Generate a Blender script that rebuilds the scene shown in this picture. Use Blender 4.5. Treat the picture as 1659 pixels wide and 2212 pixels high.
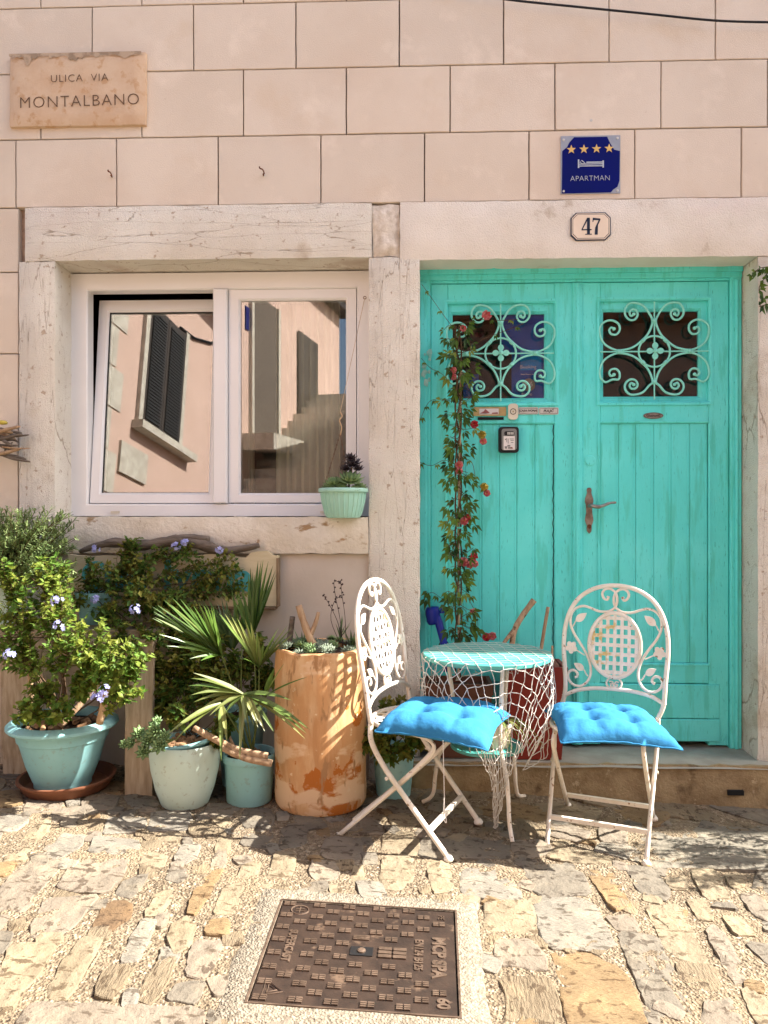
import bpy, bmesh, math, random
from mathutils import Vector, Matrix, noise
random.seed(7)
for o in list(bpy.data.objects): bpy.data.objects.remove(o)
S = bpy.context.scene
C = S.collection
R = math.radians
# ---------------------------------------------------------------- camera
EYE = 1.26; YAW = R(2.05); FPX = 1661.0
cam = bpy.data.cameras.new('camera'); cam.sensor_fit = 'VERTICAL'; cam.sensor_height = 36; cam.sensor_width = 27
cam.lens = 36*FPX/2212; cam.clip_start = .05; cam.clip_end = 300
camo = bpy.data.objects.new('camera', cam); C.objects.link(camo)
camo.location = (0, 0, EYE); camo.rotation_euler = (R(90), 0, YAW); S.camera = camo
# ---------------------------------------------------------------- sky and sun
SUN_EL, SUN_BEHIND = R(43), R(3)
W = bpy.data.worlds.new('World'); S.world = W; W.use_nodes = True
nt = W.node_tree; bg = nt.nodes['Background']
sky = nt.nodes.new('ShaderNodeTexSky'); sky.sky_type = 'NISHITA'; sky.sun_disc = False
sky.sun_elevation = SUN_EL; sky.sun_rotation = R(90)-SUN_BEHIND; sky.air_density = .8; sky.dust_density = 3.0; sky.ozone_density = .3
nt.links.new(sky.outputs[0], bg.inputs[0]); bg.inputs[1].default_value = .09
sl = bpy.data.lights.new('sun', 'SUN'); sl.energy = 4.8; sl.angle = R(.5); sl.color = (1, .945, .87)
so = bpy.data.objects.new('sun', sl); C.objects.link(so)
sv = Vector((math.cos(SUN_EL)*math.cos(SUN_BEHIND), math.cos(SUN_EL)*math.sin(SUN_BEHIND), math.sin(SUN_EL)))
so.rotation_euler = sv.to_track_quat('Z', 'Y').to_euler(); so.location = sv*30
S.view_settings.view_transform = 'Standard'; S.view_settings.look = 'None'; S.view_settings.gamma = 1
S.view_settings.use_curve_mapping = False; S.view_settings.exposure = 1.98
S.render.engine = 'CYCLES'
S.cycles.max_bounces = 8; S.cycles.diffuse_bounces = 4; S.cycles.glossy_bounces = 4; S.cycles.transparent_max_bounces = 12
# ---------------------------------------------------------------- pixel helpers (photo at 1659 x 2212)
def ray(px, py):
    a = (px-829.5)/FPX; b = (1106-py)/FPX
    return Vector((a*math.cos(YAW)-math.sin(YAW), a*math.sin(YAW)+math.cos(YAW), b))
SL = .045
def gz(x): return -SL*max(-4, min(4, x))
def P(px, py, Y):
    d = ray(px, py); t = Y/d.y; return Vector((t*d.x, Y, EYE+t*d.z))
def G(px, py, up=0):
    d = ray(px, py); t = (up-EYE)/(d.z+SL*d.x); return Vector((t*d.x, t*d.y, EYE+t*d.z))
WY = 3.60      # wall face
DY = 3.77      # door and window plane
# ---------------------------------------------------------------- mesh builder
class MB:
    def __init__(s): s.v = []; s.f = []; s.a = []; s.var = 0.0
    def add(s, vs, fs):
        n = len(s.v); s.v += [tuple(v) for v in vs]; s.f += [tuple(i+n for i in f) for f in fs]; s.a += [s.var]*len(fs)
    def box(s, x0, x1, y0, y1, z0, z1, b=0):
        if b <= 0:
            s.add([(x0,y0,z0),(x1,y0,z0),(x1,y1,z0),(x0,y1,z0),(x0,y0,z1),(x1,y0,z1),(x1,y1,z1),(x0,y1,z1)],
                  [(0,3,2,1),(4,5,6,7),(0,1,5,4),(1,2,6,5),(2,3,7,6),(3,0,4,7)])
        else:   # chamfered towards the street (-y)
            s.add([(x0,y0+b,z0),(x1,y0+b,z0),(x1,y1,z0),(x0,y1,z0),(x0,y0+b,z1),(x1,y0+b,z1),(x1,y1,z1),(x0,y1,z1),
                   (x0+b,y0,z0+b),(x1-b,y0,z0+b),(x1-b,y0,z1-b),(x0+b,y0,z1-b)],
                  [(0,3,2,1),(4,5,6,7),(1,2,6,5),(2,3,7,6),(3,0,4,7),(8,9,10,11),(0,1,9,8),(1,5,10,9),(5,4,11,10),(4,0,8,11)])
    def obox(s, p, q, w, t, up=Vector((0,0,1))):   # a bar from p to q, w wide across up, t thick along up
        p = Vector(p); q = Vector(q); d = (q-p).normalized(); sd = d.cross(up)
        sd = sd.normalized() if sd.length > 1e-5 else Vector((1,0,0)); u = sd.cross(d)
        vs = [c+sd*(i*w/2)+u*(j*t/2) for c in (p, q) for i, j in ((-1,-1),(1,-1),(1,1),(-1,1))]
        s.add(vs, [(0,1,2,3),(7,6,5,4),(0,4,5,1),(1,5,6,2),(2,6,7,3),(3,7,4,0)])
    def tube(s, pts, r, n=6, flat=1.0, closed=False, cap=True):
        pts = [Vector(p) for p in pts]; m = len(pts)
        rs = r if isinstance(r, (list, tuple)) else [r]*m
        nrm = None; vs = []; fs = []
        for i, p in enumerate(pts):
            if closed: d = pts[(i+1) % m]-pts[i-1]
            else: d = pts[min(i+1, m-1)]-pts[max(i-1, 0)]
            d = d.normalized() if d.length > 1e-9 else Vector((0,0,1))
            if nrm is None: nrm = d.orthogonal().normalized()
            else:
                nrm = nrm-d*nrm.dot(d); nrm = nrm.normalized() if nrm.length > 1e-6 else d.orthogonal().normalized()
            b = d.cross(nrm)
            for k in range(n):
                a = 2*math.pi*k/n; vs.append(p+nrm*(math.cos(a)*rs[i]*flat)+b*(math.sin(a)*rs[i]))
        for i in range(m if closed else m-1):
            j = (i+1) % m
            for k in range(n): fs.append((i*n+k, i*n+(k+1) % n, j*n+(k+1) % n, j*n+k))
        if cap and not closed: fs += [tuple(range(n-1, -1, -1)), tuple((m-1)*n+k for k in range(n))]
        s.add(vs, fs)
    def lathe(s, prof, c=(0,0,0), n=40, wob=0, sx=1, sy=1):
        c = Vector(c); vs = []; fs = []; m = len(prof)
        for i, (r, z) in enumerate(prof):
            for k in range(n):
                a = 2*math.pi*k/n
                w = 1+wob*noise.noise(Vector((math.cos(a)*1.5+c.x*7, math.sin(a)*1.5, z*6)))
                vs.append(c+Vector((r*w*math.cos(a)*sx, r*w*math.sin(a)*sy, z)))
        for i in range(m-1):
            for k in range(n): fs.append((i*n+k, i*n+(k+1) % n, (i+1)*n+(k+1) % n, (i+1)*n+k))
        if prof[0][0] > 1e-4: fs.append(tuple(range(n-1, -1, -1)))
        if prof[-1][0] > 1e-4: fs.append(tuple((m-1)*n+k for k in range(n)))
        s.add(vs, fs)
    def prism(s, pts, h0, h1, fn):     # outline pts (2d) between heights h0, h1; fn(a, b, h) gives the point
        n = len(pts); vs = [fn(a, b, h0) for a, b in pts]+[fn(a, b, h1) for a, b in pts]
        s.add(vs, [tuple(range(n-1, -1, -1)), tuple(range(n, 2*n))]+[(i, (i+1) % n, n+(i+1) % n, n+i) for i in range(n)])
    def leaf(s, p, d, n, L, Wd, droop=.15, fold=.12):
        p = Vector(p); d = Vector(d).normalized(); sd = d.cross(n)
        sd = sd.normalized() if sd.length > 1e-4 else d.orthogonal().normalized(); n = sd.cross(d)
        m = p+d*L*.5-n*(fold*Wd)+Vector((0,0,-droop*L*.3)); t = p+d*L+Vector((0,0,-droop*L))
        a = p+d*L*.42+sd*Wd*.5+Vector((0,0,-droop*L*.2)); b = p+d*L*.42-sd*Wd*.5+Vector((0,0,-droop*L*.2))
        s.add([p, a, m, b, t], [(0,1,2),(0,2,3),(2,1,4),(2,4,3)])
    def blade(s, p, q, w, sag=0, n=5, up=Vector((0,0,1)), taper=True):   # folded strap leaf from p to q
        p = Vector(p); q = Vector(q); d = (q-p); L = d.length; d.normalize(); sd = d.cross(up)
        sd = sd.normalized() if sd.length > 1e-3 else Vector((1,0,0)); u = sd.cross(d)
        vs = []; fs = []
        for i in range(n+1):
            t = i/n; c = p.lerp(q, t)+Vector((0,0,1))*(sag*L*4*t*(1-t))
            ww = w*(min(1, .35+2.2*t)*(1-t**2.2) if taper else 1)+.0006
            vs += [c+sd*ww*.5+u*ww*.22, c, c-sd*ww*.5+u*ww*.22]
        for i in range(n):
            b = i*3; fs += [(b, b+1, b+4, b+3), (b+1, b+2, b+5, b+4)]
        s.add(vs, fs)
    def build(s, name, mat, parent=None, smooth=False, local=False, kind=None, auto=None):
        me = bpy.data.meshes.new(name)
        vs = s.v
        if parent is not None and not local:
            o = wloc(parent); vs = [(x-o.x, y-o.y, z-o.z) for x, y, z in vs]
        me.from_pydata(vs, [], s.f); me.materials.append(mat)
        if any(a != 0 for a in s.a):
            at = me.attributes.new('var', 'FLOAT', 'FACE'); at.data.foreach_set('value', s.a)
        if smooth or auto:
            me.polygons.foreach_set('use_smooth', [True]*len(me.polygons))
            if auto: me.set_sharp_from_angle(angle=R(auto))
        me.update()
        ob = bpy.data.objects.new(name, me); C.objects.link(ob)
        if parent is not None: ob.parent = parent
        if kind: ob['kind'] = kind
        return ob
def wloc(o):
    v = Vector(o.location)
    while o.parent: o = o.parent; v = v+o.location
    return v
def thing(name, label, cat, loc=(0,0,0), rz=0, group=None):
    o = bpy.data.objects.new(name, None); C.objects.link(o); o.location = loc; o.rotation_euler = (0,0,rz)
    o.empty_display_size = .1
    return tag(o, label, cat, group)
def tag(o, label, cat, group=None):
    o['label'] = label; o['category'] = cat
    if group: o['group'] = group
    return o
def part(o, name, parent, loc):      # a copy of a piece that shares its mesh
    c = o.copy(); c.name = name; C.objects.link(c); c.parent = parent; c.location = Vector(loc)-wloc(parent); return c
def smoothpts(pts, k=4, closed=False):
    pts = [Vector(p) for p in pts]; n = len(pts); out = []
    for i in range(n if closed else n-1):
        if closed: a, b, c, d = pts[i-1], pts[i], pts[(i+1) % n], pts[(i+2) % n]
        else: a, b, c, d = pts[max(i-1,0)], pts[i], pts[i+1], pts[min(i+2,n-1)]
        for j in range(k):
            t = j/k
            out.append(.5*((2*b)+(c-a)*t+(2*a-5*b+4*c-d)*t*t+(3*b-a-3*c+d)*t**3))
    if not closed: out.append(pts[-1])
    return out
def text_mesh(txt, size, fn, name, mat, parent, sx=1, offset=0, align='CENTER', depth=.0012, spacing=1.0, local=False):
    cu = bpy.data.curves.new(name, 'FONT'); cu.body = txt; cu.size = size; cu.align_x = align; cu.align_y = 'CENTER'
    cu.offset = offset; cu.extrude = depth/2; cu.space_character = spacing; cu.resolution_u = 3
    ob = bpy.data.objects.new(name, cu); C.objects.link(ob)
    dg = bpy.context.evaluated_depsgraph_get(); me = bpy.data.meshes.new_from_object(ob.evaluated_get(dg))
    bpy.data.objects.remove(ob)
    m = MB(); m.add([fn(v.co.x*sx, v.co.y, v.co.z) for v in me.vertices], [tuple(p.vertices) for p in me.polygons])
    return m.build(name, mat, parent, local=local)
rnd = random.uniform
def rvec(): return Vector((rnd(-1,1), rnd(-1,1), rnd(-1,1)))
# ---------------------------------------------------------------- materials
def col(c): return (c[0], c[1], c[2], 1)
def M(name, c1, c2=None, scale=6, detail=6, rough=.75, bump=0, bscale=60, bdist=.004, metal=0, lo=.38, hi=.62, st=(1,1,1),
      bst=None, spots=None, var=None, rnd_hue=0, trans=0, spec=.35, coord='P', layer=None, vor=0, obj_ramp=None, cracks=None):
    m = bpy.data.materials.new(name); m.use_nodes = True; t = m.node_tree; N = t.nodes; L = t.links
    b = N['Principled BSDF']; b.inputs['Roughness'].default_value = rough; b.inputs['Metallic'].default_value = metal
    b.inputs['Specular IOR Level'].default_value = spec
    if coord == 'P': src = N.new('ShaderNodeNewGeometry').outputs['Position']
    else: src = N.new('ShaderNodeTexCoord').outputs['Object']
    def mapped(s):
        mp = N.new('ShaderNodeMapping'); mp.inputs['Scale'].default_value = s; L.new(src, mp.inputs[0]); return mp.outputs[0]
    vec = mapped(st); bvec = mapped(bst) if bst else vec
    def ntex(v, sc, d=6):
        n = N.new('ShaderNodeTexNoise'); n.inputs['Scale'].default_value = sc; n.inputs['Detail'].default_value = d
        n.inputs['Roughness'].default_value = .6; L.new(v, n.inputs['Vector']); return n.outputs['Fac']
    def ramp(f, a, z, c0, c1_):
        r = N.new('ShaderNodeValToRGB'); e = r.color_ramp.elements; e[0].position = a; e[1].position = z
        e[0].color = col(c0); e[1].color = col(c1_); L.new(f, r.inputs[0]); return r.outputs[0]
    def mix(f, a, bb, mode='MIX'):
        x = N.new('ShaderNodeMix'); x.data_type = 'RGBA'; x.blend_type = mode
        if isinstance(f, float): x.inputs[0].default_value = f
        else: L.new(f, x.inputs[0])
        for i, q in ((6, a), (7, bb)):
            if isinstance(q, tuple): x.inputs[i].default_value = col(q)
            else: L.new(q, x.inputs[i])
        return x.outputs[2]
    if c2 is None: c2 = tuple(x*.82 for x in c1)
    out = ramp(ntex(vec, scale, detail), lo, hi, c1, c2)
    if obj_ramp:
        oi = N.new('ShaderNodeObjectInfo'); r = N.new('ShaderNodeValToRGB'); L.new(oi.outputs['Random'], r.inputs[0])
        for i, c in enumerate(obj_ramp):
            e = r.color_ramp.elements[i] if i < 2 else r.color_ramp.elements.new(.5)
            e.color = col(c)
        for i, e in enumerate(r.color_ramp.elements): e.position = i/len(obj_ramp)
        r.color_ramp.interpolation = 'CONSTANT'
        out = mix(.85, out, r.outputs[0], 'MULTIPLY')
    if var:
        at = N.new('ShaderNodeAttribute'); at.attribute_name = 'var'
        r = N.new('ShaderNodeValToRGB'); L.new(at.outputs['Fac'], r.inputs[0])
        for i, c in enumerate(var):
            e = r.color_ramp.elements[i] if i < 2 else r.color_ramp.elements.new(.5)
            e.color = col(c)
        for i, e in enumerate(r.color_ramp.elements): e.position = i/(len(var)-1)
        out = mix(.12, r.outputs[0], out)
    for sp in (spots or []):      # (colour, scale, threshold, softness[, stretch])
        v2 = mapped(sp[4]) if len(sp) > 4 else src
        f = ntex(v2, sp[1], 8); out = mix(ramp(f, sp[2], sp[2]+sp[3], (0,0,0), (1,1,1)), out, sp[0])
    hts = []
    if cracks:                    # (scale, stretch, colour, width)
        for ck in cracks:
            n0 = N.new('ShaderNodeTexNoise'); n0.inputs['Scale'].default_value = ck[0]*1.7; n0.inputs['Detail'].default_value = 5; L.new(mapped(ck[1]), n0.inputs['Vector'])
            ad = N.new('ShaderNodeVectorMath'); ad.operation = 'MULTIPLY_ADD'; L.new(n0.outputs['Color'], ad.inputs[0]); ad.inputs[1].default_value = (.25,.25,.25); L.new(mapped(ck[1]), ad.inputs[2])
            vo = N.new('ShaderNodeTexVoronoi'); vo.feature = 'DISTANCE_TO_EDGE'; vo.inputs['Scale'].default_value = ck[0]; L.new(ad.outputs[0], vo.inputs['Vector'])
            cr = ramp(vo.outputs[0], ck[3]*.4, ck[3], (0,0,0), (1,1,1))
            msk = ramp(ntex(src, 3.1, 2), .34, .46, (1,1,1), (0,0,0))
            mx = N.new('ShaderNodeMath'); mx.operation = 'MAXIMUM'; L.new(cr, mx.inputs[0]); L.new(msk, mx.inputs[1])
            out = mix(mx.outputs[0], ck[2], out); hts.append((mx.outputs[0], .9))
    L.new(out, b.inputs['Base Color'])
    if bump:
        h = ntex(bvec, bscale, 5)
        if vor:
            vo = N.new('ShaderNodeTexVoronoi'); vo.inputs['Scale'].default_value = vor; L.new(bvec, vo.inputs['Vector'])
            ad = N.new('ShaderNodeMath'); ad.operation = 'ADD'; L.new(h, ad.inputs[0]); L.new(vo.outputs['Distance'], ad.inputs[1]); h = ad.outputs[0]
        for hh, k in hts:
            ad = N.new('ShaderNodeMath'); ad.operation = 'MULTIPLY_ADD'; L.new(hh, ad.inputs[0]); ad.inputs[1].default_value = k; L.new(h, ad.inputs[2]); h = ad.outputs[0]
        bm_ = N.new('ShaderNodeBump'); bm_.inputs['Strength'].default_value = bump; bm_.inputs['Distance'].default_value = bdist
        L.new(h, bm_.inputs['Height']); L.new(bm_.outputs[0], b.inputs['Normal'])
    if trans:
        tr = N.new('ShaderNodeBsdfTranslucent'); ms = N.new('ShaderNodeMixShader'); ms.inputs[0].default_value = trans
        L.new(out, tr.inputs[0]); L.new(b.outputs[0], ms.inputs[1]); L.new(tr.outputs[0], ms.inputs[2])
        L.new(ms.outputs[0], N['Material Output'].inputs[0])
    return m
def glass(name, tint, lo, hi):
    m = bpy.data.materials.new(name); m.use_nodes = True; t = m.node_tree; N = t.nodes; L = t.links
    N.remove(N['Principled BSDF']); tr = N.new('ShaderNodeBsdfTransparent'); tr.inputs[0].default_value = col(tint)
    gl = N.new('ShaderNodeBsdfGlossy'); gl.inputs['Roughness'].default_value = 0
    lw = N.new('ShaderNodeFresnel'); lw.inputs[0].default_value = 1.5
    mr = N.new('ShaderNodeMapRange'); mr.inputs[1].default_value = .04; mr.inputs[2].default_value = 1; mr.inputs[3].default_value = lo; mr.inputs[4].default_value = hi
    ms = N.new('ShaderNodeMixShader'); L.new(lw.outputs[0], mr.inputs[0]); L.new(mr.outputs[0], ms.inputs[0])
    L.new(tr.outputs[0], ms.inputs[1]); L.new(gl.outputs[0], ms.inputs[2]); L.new(ms.outputs[0], N['Material Output'].inputs[0]); return m
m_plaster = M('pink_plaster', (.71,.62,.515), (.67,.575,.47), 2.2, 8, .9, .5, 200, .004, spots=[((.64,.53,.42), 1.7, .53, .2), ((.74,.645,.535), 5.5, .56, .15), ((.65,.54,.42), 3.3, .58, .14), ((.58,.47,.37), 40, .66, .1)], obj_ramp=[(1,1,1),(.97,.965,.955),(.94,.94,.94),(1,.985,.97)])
m_joint = M('joint_mortar', (.42,.29,.205), (.30,.20,.14), 30, 4, .95)
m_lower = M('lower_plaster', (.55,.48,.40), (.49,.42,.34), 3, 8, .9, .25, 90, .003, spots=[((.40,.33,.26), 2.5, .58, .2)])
m_stone = M('tooled_limestone', (.80,.76,.67), (.73,.675,.58), 4, 9, .88, .8, 170, .005, vor=190, spots=[((.58,.49,.38), 3.2, .58, .10), ((.50,.40,.30), 30, .62, .05), ((.64,.54,.47), 1.6, .55, .2)], cracks=[(2.4, (.6,1,7), (.46,.37,.27), .007)])
m_stonev = M('cracked_limestone', (.80,.76,.67), (.73,.675,.58), 4, 9, .88, .8, 170, .005, vor=190, spots=[((.58,.50,.39), 2.6, .56, .12), ((.50,.40,.30), 30, .62, .05)], cracks=[(2.2, (7,1,.5), (.44,.36,.27), .007), (5, (5,1,.35), (.54,.46,.36), .005)])
m_stoned = M('door_lintel_stone', (.78,.725,.64), (.71,.65,.56), 4, 9, .88, .6, 150, .004, vor=160, spots=[((.70,.60,.54), 1.6, .50, .2), ((.46,.37,.27), 4, .62, .08)])
m_rough = M('broken_mortar', (.78,.71,.61), (.56,.48,.38), 22, 8, .95, .9, 45, .012)
m_sill = M('weathered_sill_stone', (.72,.66,.56), (.62,.55,.44), 6, 9, .9, .8, 60, .008, spots=[((.36,.24,.13), 7, .60, .06, (1,1,2.2)), ((.30,.20,.11), 22, .66, .05)])
m_soffit = M('stained_soffit_stone', (.36,.29,.20), (.22,.17,.11), 9, 9, .95, .6, 60, .006, spots=[((.12,.09,.06), 5, .58, .1)])
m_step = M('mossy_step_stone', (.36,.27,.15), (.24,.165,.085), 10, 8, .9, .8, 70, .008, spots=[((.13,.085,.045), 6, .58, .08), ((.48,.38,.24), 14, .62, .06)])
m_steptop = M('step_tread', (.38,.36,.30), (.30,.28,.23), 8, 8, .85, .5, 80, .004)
m_pvc = M('white_window_plastic', (.80,.79,.78), (.78,.77,.76), 3, 3, .32, spec=.5)
m_gasket = M('dark_gasket', (.03,.03,.03), rough=.6)
m_glass = glass('window_glass', (.90,.93,.90), .15, 1)
m_doorglass = glass('door_glass', (.93,.95,.95), .055, 1)
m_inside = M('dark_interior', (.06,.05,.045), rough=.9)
m_curtain = M('sheer_curtain', (.74,.70,.58), (.66,.62,.50), 3, rough=.9, trans=.3)
m_teal = M('teal_door_paint', (.115,.77,.73), (.10,.71,.67), 5, 7, .42, .55, 45, .003, bst=(6,6,.5), spec=.45, spots=[((.15,.80,.76), 2.1, .48, .2), ((.05,.50,.44), 60, .62, .05, (3,3,.4)), ((.09,.64,.56), 5, .54, .08, (4,4,.6)), ((.17,.72,.64), 90, .66, .03)], lo=.3, hi=.7)
m_tealgrille = M('pale_teal_iron', (.28,.76,.65), (.23,.70,.59), 30, rough=.45, bump=.2, bscale=150)
m_scuff = M('scuffed_filler', (.40,.62,.56), (.2,.52,.45), 40, rough=.9)
m_dark = M('dark_gap', (.01,.01,.01), rough=.9)
m_pewter = M('worn_metal', (.42,.38,.34), (.26,.21,.18), 25, rough=.35, metal=.9)
m_rust = M('rust', (.16,.06,.025), (.09,.035,.02), 60, rough=.95, bump=.5, bscale=200)
m_black = M('black_rubber', (.012,.012,.013), rough=.5)
m_grey = M('grey_plastic', (.20,.20,.19), rough=.5)
m_ivory = M('ivory_plastic', (.74,.68,.55), rough=.4)
m_silver = M('silver_plate', (.60,.58,.54), (.52,.50,.46), 40, rough=.4, metal=.1)
m_brass = M('brass_plate', (.52,.40,.18), (.40,.30,.14), 30, rough=.4, metal=.5)
m_paper = M('paper', (.75,.70,.68), rough=.8)
m_ink = M('ink', (.02,.02,.02), rough=.8)
m_redink = M('red_print', (.35,.09,.08), (.2,.1,.1), 60, rough=.8)
m_bluesign = M('blue_sign_film', (.002,.006,.13), (.002,.007,.11), 8, rough=.7, spec=.1)
m_plate = M('grey_sign_plate', (.36,.37,.40), (.32,.33,.36), 20, rough=.45, metal=.3)
m_gold = M('gold_star', (.75,.50,.16), rough=.5)
m_signwhite = M('sign_grey_print', (.50,.55,.62), rough=.5)
m_enamel = M('enamel_number_plate', (.80,.66,.50), (.77,.62,.46), 10, rough=.25, spec=.6)
m_enamelblue = M('dark_blue_enamel', (.012,.018,.04), rough=.3)
m_plaque = M('street_plaque_stone', (.62,.47,.33), (.57,.40,.265), 11, 9, .85, .35, 120, .003, spots=[((.52,.33,.19), 16, .55, .08), ((.30,.21,.14), 4.5, .66, .05)])
m_grime = M('grimed_plaque_edge', (.30,.22,.15), (.45,.34,.24), 18, 9, .9, .4, 90, lo=.45, hi=.55)
m_engrave = M('engraved_letters', (.15,.09,.055), rough=.95)
m_cable = M('black_cable', (.008,.008,.01), rough=.5)
m_chair = M('cream_painted_iron', (.80,.74,.64), (.74,.66,.54), 20, 6, .38, .15, 120, .001, spots=[((.30,.17,.08), 45, .63, .03), ((.70,.62,.48), 7, .56, .1)], spec=.5)
m_slat = M('rust_flecked_slats', (.82,.78,.70), (.76,.70,.58), 20, 6, .4, spots=[((.62,.45,.16), 14, .56, .08), ((.28,.13,.05), 40, .68, .04)])
m_cush = M('blue_cushion_cotton', (.038,.205,.40), (.032,.18,.36), 8, 4, .9, .4, 55, .006, spec=.1)
m_string = M('white_string', (.74,.71,.66), rough=.9)
m_net = M('fishing_net_cord', (.70,.67,.61), rough=.9)
m_table = M('mint_table_paint', (.075,.34,.30), (.065,.31,.275), 6, rough=.4, spec=.5)
m_pot_teal = M('teal_plastic_pot', (.29,.57,.58), (.25,.52,.53), 5, 6, .55, .12, 60, spots=[((.38,.60,.58), 3, .50, .25), ((.27,.47,.46), 40, .58, .05), ((.36,.42,.34), 4, .62, .08, (3,3,1))])
m_pot_mint = M('mint_plastic_pot', (.60,.74,.65), (.55,.69,.60), 5, 6, .55, .15, 80, spots=[((.44,.52,.42), 30, .60, .05)])
m_pot_aqua = M('aqua_sill_pot', (.38,.64,.52), (.34,.60,.49), 6, rough=.45)
m_pot_sage = M('sage_plastic_pot', (.46,.60,.52), (.42,.55,.47), 5, rough=.55)
m_terra = M('weathered_terracotta', (.64,.36,.165), (.53,.275,.115), 4, 8, .8, .35, 60, .003, st=(2.2,2.2,.6), spots=[((.70,.47,.26), 3.5, .48, .15, (3,3,.7)), ((.46,.145,.022), 4.3, .555, .012, (1,1,.8)), ((.72,.50,.30), 2.0, .56, .03, (1,1,2)), ((.40,.22,.10), 9, .58, .06, (3,3,.8)), ((.74,.55,.34), 30, .64, .03)])
m_saucer = M('terracotta_saucer', (.22,.085,.04), (.16,.06,.03), 9, rough=.75)
m_redpot = M('red_planter', (.24,.022,.013), (.20,.018,.011), 8, rough=.5)
m_brownpot = M('brown_planter', (.15,.06,.035), rough=.7)
m_soil = M('potting_soil', (.035,.022,.015), (.06,.04,.025), 60, rough=1, bump=.8, bscale=80, bdist=.01)
m_cork = M('wine_cork', (.34,.21,.12), (.26,.15,.08), 60, rough=.95, bump=.4, bscale=150, obj_ramp=[(1,1,1),(.75,.7,.65),(1.15,1.1,1)])
m_wood = M('weathered_board', (.44,.36,.26), (.30,.23,.15), 7, 8, .9, .5, 40, .004, st=(8,8,.8), bst=(8,8,.7), spots=[((.22,.13,.07), 9, .62, .08, (4,4,.8)), ((.56,.50,.40), 4, .57, .12)])
m_plankh = M('bench_board', (.36,.29,.21), (.22,.17,.12), 7, 8, .9, .5, 40, .004, st=(.8,8,8), bst=(.7,8,8))
m_drift = M('grey_driftwood', (.20,.165,.135), (.11,.085,.065), 9, 9, .95, .9, 30, .008, st=(1,6,6), bst=(1,7,7))
m_drift2 = M('tan_driftwood', (.46,.32,.20), (.30,.19,.11), 11, 9, .95, .7, 40, .006, st=(4,4,1), bst=(5,5,1), spots=[((.12,.07,.04), 14, .62, .06)])
m_stick = M('pale_stick', (.56,.40,.24), (.42,.28,.16), 14, 8, .9, .5, 60, .003, st=(4,4,.8))
m_board = M('cream_sign_board', (.58,.50,.33), (.52,.44,.28), 6, 7, .85, .3, 30, .003, st=(1,6,6), bst=(.8,6,6), spots=[((.22,.13,.06), 7, .66, .07, (1,1,3))])
m_boardedge = M('burnt_board_edge', (.14,.09,.05), (.22,.15,.09), 12, rough=.95)
m_aqua = M('aqua_letter_paint', (.08,.38,.38), (.06,.33,.33), 10, rough=.7)
m_bluepump = M('blue_plastic', (.006,.02,.30), rough=.4)
# foliage
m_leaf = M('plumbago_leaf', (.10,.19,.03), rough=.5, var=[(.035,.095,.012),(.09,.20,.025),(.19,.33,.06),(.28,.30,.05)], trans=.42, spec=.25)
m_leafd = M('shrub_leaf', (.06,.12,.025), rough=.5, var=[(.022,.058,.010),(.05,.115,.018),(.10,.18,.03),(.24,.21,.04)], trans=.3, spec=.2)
m_rosem = M('rosemary_needle', (.10,.16,.06), rough=.6, var=[(.09,.15,.05),(.20,.30,.10),(.36,.46,.20)], trans=.25, spec=.2)
m_palm = M('palm_blade', (.10,.16,.04), rough=.38, var=[(.018,.060,.012),(.035,.10,.016),(.12,.22,.035),(.26,.27,.08)], trans=.2, spec=.5)
m_vine = M('vine_leaf', (.03,.06,.015), rough=.35, var=[(.010,.032,.008),(.022,.060,.012),(.10,.18,.02),(.22,.27,.04)], trans=.15, spec=.15)
m_stem = M('brown_stem', (.12,.075,.04), (.07,.04,.02), 40, rough=.9)
m_stemg = M('green_stem', (.12,.16,.04), rough=.7)
m_succ = M('succulent_leaf', (.14,.22,.10), rough=.5, var=[(.07,.13,.05),(.14,.24,.08),(.22,.33,.12)], spec=.4)
m_succg = M('grey_succulent_leaf', (.13,.17,.12), rough=.55, var=[(.06,.085,.06),(.12,.16,.11),(.22,.26,.18)], spec=.35)
m_dsucc = M('black_rosette_leaf', (.022,.010,.014), rough=.4, spec=.5)
m_blue = M('plumbago_petal', (.36,.38,.72), (.46,.48,.78), 20, rough=.7, trans=.3)
m_pink = M('pink_petal', (.62,.10,.13), (.72,.28,.26), 45, rough=.6, trans=.2)
m_red = M('red_petal', (.50,.02,.035), (.62,.10,.10), 45, rough=.6, trans=.2)
m_yel = M('yellow_sepal', (.50,.38,.06), (.40,.33,.06), 40, rough=.6)
m_dry = M('dry_stalk', (.05,.03,.03), rough=.9)
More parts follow.
